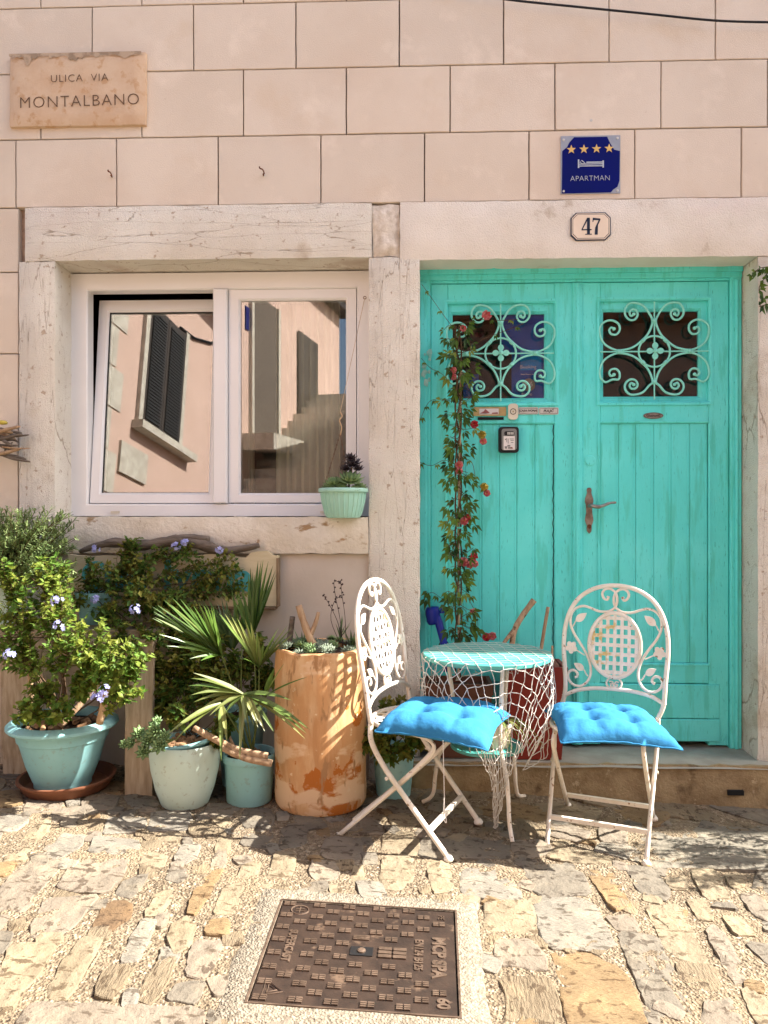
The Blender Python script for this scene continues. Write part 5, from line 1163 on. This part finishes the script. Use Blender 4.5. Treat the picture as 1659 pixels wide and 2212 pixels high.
zt_ = cc.z+Hc-.012
for k in range(46):
    a = rnd(0,6.28); r_ = .168*math.sqrt(random.random()); p = Vector((cc.x+r_*math.cos(a), cc.y+r_*math.sin(a), zt_+rnd(-.008,.02)))
    rosette('rosette', sc_, p, rnd(.024,.045), m_succg if k % 3 else m_succ, 4, 9, Vector((math.cos(a)*.3, math.sin(a)*.3-.2, 1)))
for x, y, h_, n in ((600,1385,.10,9),(760,1370,.12,10),(735,1350,.09,8),(655,1380,.1,8)):      # spiky tufts
    m = MB(); p = P(x, y+30, 3.36)
    for i in range(n): d = Vector((rnd(-.6,.6), rnd(-.4,.3), rnd(.6,1.1))); m.var = rnd(.02,.4); m.blade(p, p+d*h_, .012, .0, 3)
    m.build('spiky_tuft', m_succ, sc_)
for k, pts in enumerate(([(740,1395),(735,1340),(725,1290),(722,1255),(738,1262)], [(742,1390),(728,1340),(708,1300),(698,1285)], [(748,1390),(745,1330),(738,1280),(736,1253)], [(735,1390),(715,1340),(722,1300),(740,1285)])):
    m = MB(); sp_ = smoothpts([P(x,y,3.34-.01*k) for x,y in pts], 4); m.tube(sp_, .0016, 4)
    for i, p in enumerate(sp_[6:]): m.lathe([(0,-.004),(.0045,0),(0,.006)], p+Vector((.004*(-1)**i,0,0)), 5)
    m.build('flower_stalk', m_dry, sc_)
stick('driftwood_stick', 'pale forked driftwood standing in the terracotta pipe', [P(685,1412,3.24), P(668,1375,3.25), P(655,1340,3.26), P(645,1308,3.26)], (.019,.014), m_drift2, fork=([P(668,1378,3.25), P(682,1345,3.26), P(688,1322,3.26)], .012))
stick('driftwood_stick', 'short grey driftwood stub leaning out of the terracotta pipe', [P(622,1400,3.27), P(628,1365,3.28), P(632,1332,3.28)], (.013,.011), m_drift)
# ---- planter behind the sideways chair
f0 = G(850,1733); kc = Vector((P(850,1650,f0.y+.08).x, f0.y+.09, 0)); kc.z = gz(kc.x)
t = pot('flower_pot', 'teal pot with a leafy plant in the shade behind the sideways chair', kc, [(.07,0),(.075,.003),(.092,.18),(.095,.19),(.103,.192),(.103,.215),(.094,.216),(.09,.19)], m_pot_teal, .19, .09, 36)
tp = kc+Vector((0,0,.2)); s2 = thing('leafy_plant', 'low green leafy plant in the pot behind the sideways chair', 'plant', tp)
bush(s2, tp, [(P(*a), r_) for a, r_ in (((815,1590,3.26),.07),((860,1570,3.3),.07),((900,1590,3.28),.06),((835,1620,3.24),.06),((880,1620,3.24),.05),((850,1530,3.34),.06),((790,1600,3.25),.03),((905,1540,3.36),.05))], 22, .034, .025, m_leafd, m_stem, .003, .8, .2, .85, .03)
# ---- planters on the doorstep
def boxpot(name, label, x0, x1, y0, y1, z0, z1, mt, rim=.05):
    c = Vector(((x0+x1)/2, (y0+y1)/2, z0)); t = thing(name, label, 'planter', c); m = MB(); tp_ = .018
    vs = [];  lv = [(tp_,z0),(0,z1-rim),(-.006,z1-rim+.001),(-.006,z1),(.012,z1),(.014,z1-.03)]
    for i_, z in lv: vs += [(x0+i_,y0+i_,z),(x1-i_,y0+i_,z),(x1-i_,y1-i_,z),(x0+i_,y1-i_,z)]
    fs = [(3,2,1,0)]+[(l*4+k, l*4+(k+1) % 4, l*4+4+(k+1) % 4, l*4+4+k) for l in range(5) for k in range(4)]
    m.add(vs, fs); m.build('shell', mt, t); m = MB(); m.box(x0+.013, x1-.013, y0+.013, y1-.013, z1-.05, z1-.028); m.build('soil', m_soil, t); return t
rx0, rx1 = P(1096,1500,3.55).x, P(1222,1500,3.55).x
boxpot('square_planter', 'glossy dark red square planter on the doorstep behind the table', rx0, rx1, 3.535, 3.735, ZS+.004, P(1150,1441,3.535).z, m_redpot, .085)
boxpot('square_planter', 'brown planter on the doorstep at the foot of the door climber', P(918,1500,3.56).x, P(1062,1500,3.56).x, 3.545, 3.725, ZS+.004, P(980,1478,3.545).z, m_brownpot, .05)
stick('driftwood_stick', 'forked brown driftwood branch standing in the red planter', [P(1108,1450,3.62), P(1106,1400,3.62), P(1112,1360,3.63), P(1132,1325,3.64), P(1154,1296,3.64)], (.013,.014), m_drift2, fork=([P(1110,1362,3.63), P(1095,1380,3.6), P(1080,1402,3.58)], .012))
stick('wooden_stake', 'thin straight wooden stake standing in the red planter', [P(1162,1450,3.63), P(1174,1370,3.65), P(1184,1311,3.66)], (.0085,.0085), m_drift2, cat='stake', knob=.02)
stick('wooden_stake', 'short grey peg at the right corner of the red planter', [P(1192,1450,3.66), P(1193,1395,3.66)], (.005,.005), m_stick, cat='stake', knob=.02)
t = thing('tumbled_clods', 'dark earth and shards heaped in the red planter', 'soil', (rx1-.07,3.63,P(1150,1441,3.535).z-.03))
m = MB(); m.lathe([(0,.07),(.03,.055),(.06,.02),(.075,-.01)], t.location, 9, .25); m.build('clod', m_brownpot, t)
# blue hand pump
q = P(940,1330,3.70); t = thing('garden_tool', 'dark blue plastic garden tool leaning by the door jamb behind the table', 'garden tool', q)
m = MB(); m.tube(smoothpts([P(934,1311,3.70), P(936,1335,3.70), P(938,1348,3.70)], 3), [.030,.036,.036,.034,.034,.030,.026], 10); m.build('tool_head', m_bluepump, t, smooth=True)
m = MB(); m.tube([P(938,1318,3.70), P(948,1345,3.69), P(958,1385,3.67), P(966,1450,3.66)], [.020,.020,.018,.018], 10); m.build('tube', m_bluepump, t, smooth=True)
m = MB(); m.tube([P(944,1322,3.69), P(955,1322,3.69)], .007, 6); m.tube([P(956,1313,3.69), P(957,1324,3.69)], [.012,.012], 8); m.build('nozzle', m_bluepump, t)
# spider plant on the table's lower shelf
q = Vector((tc.x+.04, tc.y-.03, tz+.3025)); t = pot('flower_pot', 'small white pot of spider plant on the lower table shelf', q, [(.045,0),(.048,.002),(.062,.085),(.066,.088),(.064,.10),(.056,.10),(.054,.085)], m_enamel, .085, .054, 28)
s3 = thing('spider_plant', 'arching striped spider plant under the round table', 'plant', q+Vector((0,0,.09)))
m = MB()
for k in range(46):
    a = rnd(0,6.28); L_ = rnd(.10,.20); p = q+Vector((0,0,.085)); pts = [p]
    for i in range(1,7): f = i/6; pts.append(p+Vector((math.cos(a)*L_*f, math.sin(a)*L_*f, .14*f*1.3-.26*f*f)))
    m.var = rnd(.3,.98)
    for i in range(6): m.add([pts[i]+Vector((-.004*(1-i/7),0,0)), pts[i]+Vector((.004*(1-i/7),0,0)), pts[i+1]+Vector((.004*(1-(i+1)/7),0,0)), pts[i+1]+Vector((-.004*(1-(i+1)/7),0,0))], [(0,1,2,3)])
m.build('leaves', m_palm, s3, kind='stuff')
# ================================================================ climber on the door
random.seed(5)
vb = P(990,1470,3.66); vn = thing('door_climber', 'flowering climber tied to a stake in front of the turquoise door', 'plant', vb)
m = MB(); m.tube(smoothpts([vb, P(991,1380,3.68), P(990,1200,3.69), P(992,1050,3.69), P(994,900,3.69), P(996,800,3.69)], 3), .0058, 6); m.build('stake', m_stick, vn)
stm = MB(); ml = MB()
for k in range(3):
    stm.tube(smoothpts([P(990+7*math.sin(i*1.3+k*2), 1470-i*45, 3.685-.012*math.cos(i*1.3+k*2)) for i in range(18)], 3), .0042, 5)
def leaflet3(p, d, sz, tone):
    for a in (-.8, 0, .8):
        dd = (Matrix.Rotation(a, 3, 'Y') @ d)+Vector((0,-.25,-.25)); ml.var = max(.01, min(1, tone+rnd(-.08,.12))); L_ = sz*rnd(.8,1.1)
        p2 = p+dd.normalized()*L_*.2; ml.leaf(p2, dd, Vector((rnd(-.3,.3),-1,rnd(.1,.7))), L_, L_*.42, rnd(.15,.5), .1)
def shoot(y, tone=None, spread=1.0):
    p = P(990+rnd(-6,6), y, 3.685); s_ = random.choice((-1,1)); L_ = rnd(.012,.075)*spread
    e = p+Vector((s_*L_, rnd(-.09,.02), rnd(-.05,.045))); e.y = min(e.y, 3.725)
    br = branch(stm, p, e, .0018, .0012, .3, 4); tone = rnd(.01,.30) if tone is None else tone
    leaflet3(e, Vector((s_*rnd(.2,1), -.2, rnd(-.9,.1))).normalized(), rnd(.030,.046), tone)
    if random.random() < .5: leaflet3(br[2], Vector((-s_*.4, -.3, rnd(-.9,.2))).normalized(), rnd(.024,.034), tone)
for k in range(140): y = 700+ (k/140)*690; shoot(y, spread=(.8 if y < 1300 else 1.2)*(1.1 if y < 900 else 1))
for k in range(16): shoot(rnd(690,1380), rnd(.55,.8), 1.1)
for pts in ([(985,715),(965,690),(940,655),(911,614)], [(975,830),(955,808),(930,795),(910,774)], [(985,870),(955,862),(930,866),(917,885),(908,908)], [(985,1005),(960,994),(930,1006),(898,994)], [(990,1290),(960,1295),(935,1280),(922,1285)], [(1005,700),(1030,690),(1080,692),(1118,690)], [(1000,760),(1040,735),(1090,715),(1130,700)], [(1010,1290),(1030,1330),(1035,1365),(1060,1372)], [(1000,990),(1020,1000),(1030,1045),(1050,1060)]):
    sp_ = smoothpts([P(x,y,3.705 if x < 1000 else 3.69) for x,y in pts], 5); stm.tube(sp_, .0016, 4)
    for i in range(3, len(sp_), 5): leaflet3(sp_[i], Vector((rnd(-.6,.6),-.3,-.6)).normalized(), rnd(.018,.03), rnd(.1,.7))
leaflet3(P(925,1275,3.69), Vector((-.5,-.3,-.6)), .045, .05); leaflet3(P(922,1290,3.69), Vector((-.3,-.3,-.9)), .045, .05)
stm.build('stems', m_stem, vn, kind='stuff'); ml.build('foliage', m_vine, vn, kind='stuff')
for k, (x, y) in enumerate(((1051,681),(1001,709),(979,800),(979,814),(1025,917),(1041,939),(1044,953),(992,1004),(992,1018),(1046,1052),(1052,1065),(1010,1117),(1002,1126),(1001,1214),(1024,1202),(1025,1218),(1015,1220),(1022,1322),(1051,1376),(1064,1374))):
    c = P(x, y, 3.635); r_ = (.022 if k in (0,13) else rnd(.015,.019)); d = Vector((rnd(-.4,.4),-.8,rnd(-.3,.3))).normalized(); u = d.orthogonal().normalized(); v = d.cross(u); m = MB()
    for i in range(6):
        a = i*math.pi/3; e = u*math.cos(a)+v*math.sin(a); s_ = u*math.cos(a+math.pi/2)+v*math.sin(a+math.pi/2)
        b_ = c-d*r_*.9; m.add([b_, b_+e*r_*.9+d*r_*.5+s_*r_*.55, c+e*r_*.75+d*r_*.9, b_+e*r_*.9+d*r_*.5-s_*r_*.55, c+e*r_*1.15+d*r_*.2], [(0,1,4),(0,4,3),(4,1,2),(4,2,3)])
    fl = m.build('flower', m_yel if k in (5,9) else m_red if k in (4,11,14,18) else m_pink, vn, smooth=True)
    m = MB(); m.tube([c-d*r_*.9, c-d*r_*1.5+Vector((0,.01,.004)), P(x-8 if x > 1000 else x+6, y-6, 3.685)], .0014, 4); m.lathe([(0,-.006),(.007,0),(0,.006)], c-d*r_*.95, 6); m.build('calyx', m_yel, fl)
for y in (1140,1246,1289,1310,1352):
    m = MB(); p = P(992, y, 3.683); m.lathe([(.014,-.004),(.0145,0),(.014,.004)], p, 12); m.build('green_tie', m_bluepump if False else m_teal, vn)
# sprig of another climber at the right jamb
vb = P(1700,640,3.55); v2 = thing('wall_creeper', 'dark leafy creeper sprig hanging at the right door jamb', 'plant', vb)
stm = MB(); ml = MB()
for pts in ([(1700,560),(1665,575),(1640,580),(1622,598)], [(1700,610),(1660,600),(1645,610),(1640,630),(1655,655),(1640,662)], [(1720,640),(1680,600),(1655,590),(1630,585)], [(1720,500),(1740,600),(1730,720),(1745,900)]):
    sp_ = smoothpts([P(x,y,3.53) for x,y in pts], 5); stm.tube(sp_, .0022, 4)
    for i in range(2, len(sp_), 2):
        for s_ in (-1,1): ml.var = rnd(.03,.4); ml.leaf(sp_[i], Vector((rnd(-.7,.7),-.3,s_*rnd(.2,.7)-.3)), Vector((0,-1,.4)), rnd(.028,.042), .018, .3)
stm.build('stems', m_stem, v2, kind='stuff'); ml.build('foliage', m_vine, v2, kind='stuff')
# potted shrub standing off to the right (its leafy shade falls on the slab)
q = Vector((2.12,3.02,gz(2.12))); t = pot('flower_pot', 'teal pot with an olive shrub to the right of the door', q, [(.12,0),(.13,.004),(.17,.28),(.185,.285),(.185,.31),(.17,.31),(.165,.28)], m_pot_teal, .28, .16, 36)
t = thing('olive_shrub', 'small olive shrub in the pot to the right of the door', 'plant', q+Vector((0,0,.28)))
bush(t, q+Vector((0,0,.28)), [((q.x+rnd(-.3,.3), q.y+rnd(-.25,.2), q.z+rnd(.6,1.25)), .14) for k in range(9)], 12, .045, .011, m_leafd, m_stem, .006, .6, .2, .7)
# ================================================================ sill pot with chains
hp = Vector((P(741,1085,3.56).x, 3.575, P(741,1119,3.545).z)); t = pot('hanging_pot', 'ribbed aqua hanging pot of succulents on the window sill', hp, [(.062,0),(.075,.002),(.084,.02),(.098,.075),(.104,.118)], m_pot_aqua, .105, .098, 48)
m = MB(); m.lathe([(.102,.118),(.114,.119),(.116,.124),(.115,.136),(.110,.139),(.102,.137),(.099,.118)], hp, 48); m.build('rim', m_pot_aqua, t, smooth=True)
for k in range(26):
    a = 2*math.pi*k/26; m = MB(); m.tube([hp+Vector((math.cos(a)*r_, math.sin(a)*r_, z)) for r_, z in ((.0755,.006),(.0845,.022),(.0985,.076),(.1045,.116))], .0042, 5); m.build('rib', m_pot_aqua, t)
sc2 = thing('houseleek_planting', 'fresh green houseleek rosettes in the aqua sill pot', 'plant', hp+Vector((0,0,.12)))
for dx, dy, dz, r_ in ((.035,-.04,.05,.075),(-.04,-.05,.035,.055),(-.07,-.02,.02,.036),(.08,-.03,.02,.04),(.0,-.07,.02,.038),(.06,-.075,.012,.03),(-.02,.01,.035,.05),(-.055,-.075,.012,.03)):
    rosette('rosette', sc2, hp+Vector((dx,dy,.118+dz)), r_, m_succ, 5, 11, Vector((dx*2,-.5,1)), .38, .3)
sc3 = thing('black_aeonium', 'nearly black rosette succulent above the aqua sill pot', 'plant', hp+Vector((.03,0,.12)))
m = MB(); m.tube([hp+Vector((.02,.0,.11)), hp+Vector((.035,-.01,.20)), hp+Vector((.04,-.02,.235))], .005, 6); m.build('stem', m_stem, sc3)
for dx, dz, r_ in ((.045,.245,.055),(.015,.225,.038),(.07,.225,.035),(.035,.275,.04)): rosette('rosette', sc3, hp+Vector((dx,-.02,dz)), r_, m_dsucc, 4, 9, Vector((0,-.6,1)), .32)
ch = thing('pot_hanger', 'thin knotted cord with two chains running from a ring to the sill pot', 'cord', P(788,643,DY-.01))
m = MB(); q = P(788,643,DY-.012); m.tube([q+Vector((.007*math.cos(i*.7), 0, .007*math.sin(i*.7))) for i in range(9)], .0017, 4, closed=True); m.build('ring', m_rust, ch)
kn = P(735,890,3.60); m = MB(); m.tube(smoothpts([q, q.lerp(kn,.4), q.lerp(kn,.8), kn], 3), .0013, 4); m.tube(smoothpts([kn, kn+Vector((.008,0,-.02)), kn+Vector((-.004,0,-.04)), kn+Vector((.006,0,-.07)), kn+Vector((.0,0,-.11))], 4), .0032, 5); m.build('cord', m_stick, ch)
for ex in (-.09,.03):
    m = MB(); a = kn+Vector((0,0,-.10)); b = hp+Vector((ex,-.02,.135)); n = 24
    for i in range(n):
        p = a.lerp(b, i/n); r2 = .0042; o = (i % 2)
        m.tube([p+Vector((r2*.6*math.cos(j*1.05) if o else 0, 0 if o else r2*.6*math.cos(j*1.05), r2*1.2*math.sin(j*1.05))) for j in range(6)], .0011, 3, closed=True)
    m.build('chain', m_rust, ch)
# driftwood bundle on the left wall
q = P(8,950,3.5); t = thing('driftwood_garland', 'bundle of small driftwood twigs hanging on the left wall', 'decoration', q)
random.seed(3)
for k in range(26):
    a = P(rnd(-45,15), rnd(925,985), rnd(3.47,3.57)); b = a+Vector((rnd(.03,.13), rnd(-.02,.02), rnd(-.035,.03))); m = MB(); r_ = rnd(.004,.010)
    if k == 0: a, b = P(5,965,3.5), P(66,968,3.49)
    if k == 1: a, b = P(0,950,3.5), P(48,938,3.49)
    m.tube(smoothpts([a, a.lerp(b,.5)+rvec()*.01, b], 3), [r_]*4+[r_*.8]*2+[r_*.4], 6); m.build('twig', m_drift if k % 3 else m_drift2, t, smooth=True)
m = MB(); m.tube([P(-10,935,3.5), P(-18,830,3.52), P(-22,760,WY-.01)], .0012, 4); m.build('string', m_string, t)
m = MB(); m.lathe([(0,0),(.02,.004),(.024,.012),(.015,.02),(0,.022)], P(5,918,3.49), 12); m.build('shell', m_yel, t, smooth=True)
# ================================================================ the other side of the street (seen in the panes)
A0 = Vector((-3.1314559,-.5719968,0)); U = Vector((.1695912,-.9855145,0)); Nn = Vector((.9855145,.1695912,0))
def W3(u, n_, z): p = A0+U*u+Nn*n_; return Vector((p.x, p.y, z))
h2 = thing('opposite_house', 'pink rendered house with white quoins and brown shutters across the street', 'house', W3(0,0,0))
def slab(name, u0, u1, n0, n1, z0, z1, mt, parent):
    m = MB(); vs = [W3(u,n_,z) for z in (z0,z1) for u, n_ in ((u0,n0),(u1,n0),(u1,n1),(u0,n1))]
    m.add(vs, [(0,3,2,1),(4,5,6,7),(0,1,5,4),(1,2,6,5),(2,3,7,6),(3,0,4,7)]); return m.build(name, mt, parent)
slab('wall', -.6, 9, -4.5, 0, -.5, 5.6, m_far, h2)
slab('eave', -.9, 9.2, -4.8, .28, 5.602, 5.75, m_shut, h2)
slab('roof', -.9, 9.2, -4.8, .30, 5.752, 5.95, m_roof, h2)
for i in range(12):
    z = .1+i*.46; l = .32 if i % 2 else .16
    slab('quoin', -.62, -.6+l, -.3, .012, z, z+.44, m_farstone, h2)
for u0, u1 in ((.13,.565),(.575,1.03)):
    s_ = slab('shutter', u0, u1, .02, .045, 3.36, 4.85, m_shut, h2)
    for i in range(34): z = 3.42+i*.04; slab('louvre', u0+.05, u1-.05, .046, .06, z, z+.022, m_gasket, h2)
slab('window_surround', .04, .125, .002, .05, 3.36, 4.9, m_farstone, h2); slab('window_surround', 1.035, 1.12, .002, .05, 3.36, 4.9, m_farstone, h2); slab('window_sill', -.02, 1.38, .0, .14, 3.24, 3.33, m_farstone, h2)
slab('wall_plaque', -.23, .35, .0, .03, 2.67, 3.02, m_farstone, h2)
slab('door_surround', 3.66, 3.75, .0, .06, 2.45, 4.7, m_farstone, h2); slab('door_surround', 4.87, 4.97, .0, .06, 2.45, 4.7, m_farstone, h2); slab('door', 3.76, 4.86, .0, .03, 2.5, 4.7, m_drift, h2); slab('doorstep', 3.4, 5.1, .0, .5, 2.2, 2.45, m_farstone, h2)
slab('blue_sign', 3.50,3.64,.0,.02,4.05,4.4,m_bluesign,h2)
slab('shutter', 6.0, 6.6, .02, .05, 2.9, 4.6, m_shut, h2); slab('shutter', 6.62, 7.2, .02, .05, 2.9, 4.6, m_shut, h2)
m = MB(); m.tube([W3(u, .02, 4.9+.25*(u-.9)*(u-.9)) for u in (.9,1.3,1.8,2.4)], .02, 5); m.build('service_cable', m_cable, h2)
st_ = thing('alley_stairs', 'stone stairs climbing the alley beside the opposite house', 'stairs', W3(.5,1,0))
for i in range(22): slab('stair', .4+i*.30, .4+(i+1)*.30+(6 if i == 21 else .05), .002, 2.6, -.5, .16*(i+1), m_farstone, st_)
rl = thing('stair_railing', 'black iron railing beside the alley stairs', 'railing', W3(1,2.3,0))
for i in range(40): slab('baluster', 1+i*.13, 1+i*.13+.018, 2.2, 2.218, .16*((1+i*.13-.4)/.3), .16*((1+i*.13-.4)/.3)+1.05, m_shut, rl)
m = MB(); m.obox(W3(.95,2.21,.3+1.05), W3(6.3,2.21,.16*(5.9/.3)+1.08), .04, .03); m.build('handrail', m_shut, rl)
h3 = thing('corner_house', 'pale pink house on the far side of the alley', 'house', (2.8,-3,0))
m = MB(); m.box(-.2, 9, -7, -1.6, -.5, 3.5); m.build('wall', m_far, h3)
m = MB(); m.box(-.45, 9.2, -7.2, -1.35, 3.502, 3.7); m.build('roof', m_roof, h3)
for x in (1.2, 3.4, 5.6):
    m = MB(); m.box(x, x+.9, -1.598, -1.56, .9, 2.3); w = m.build('shutter', m_shut, h3)
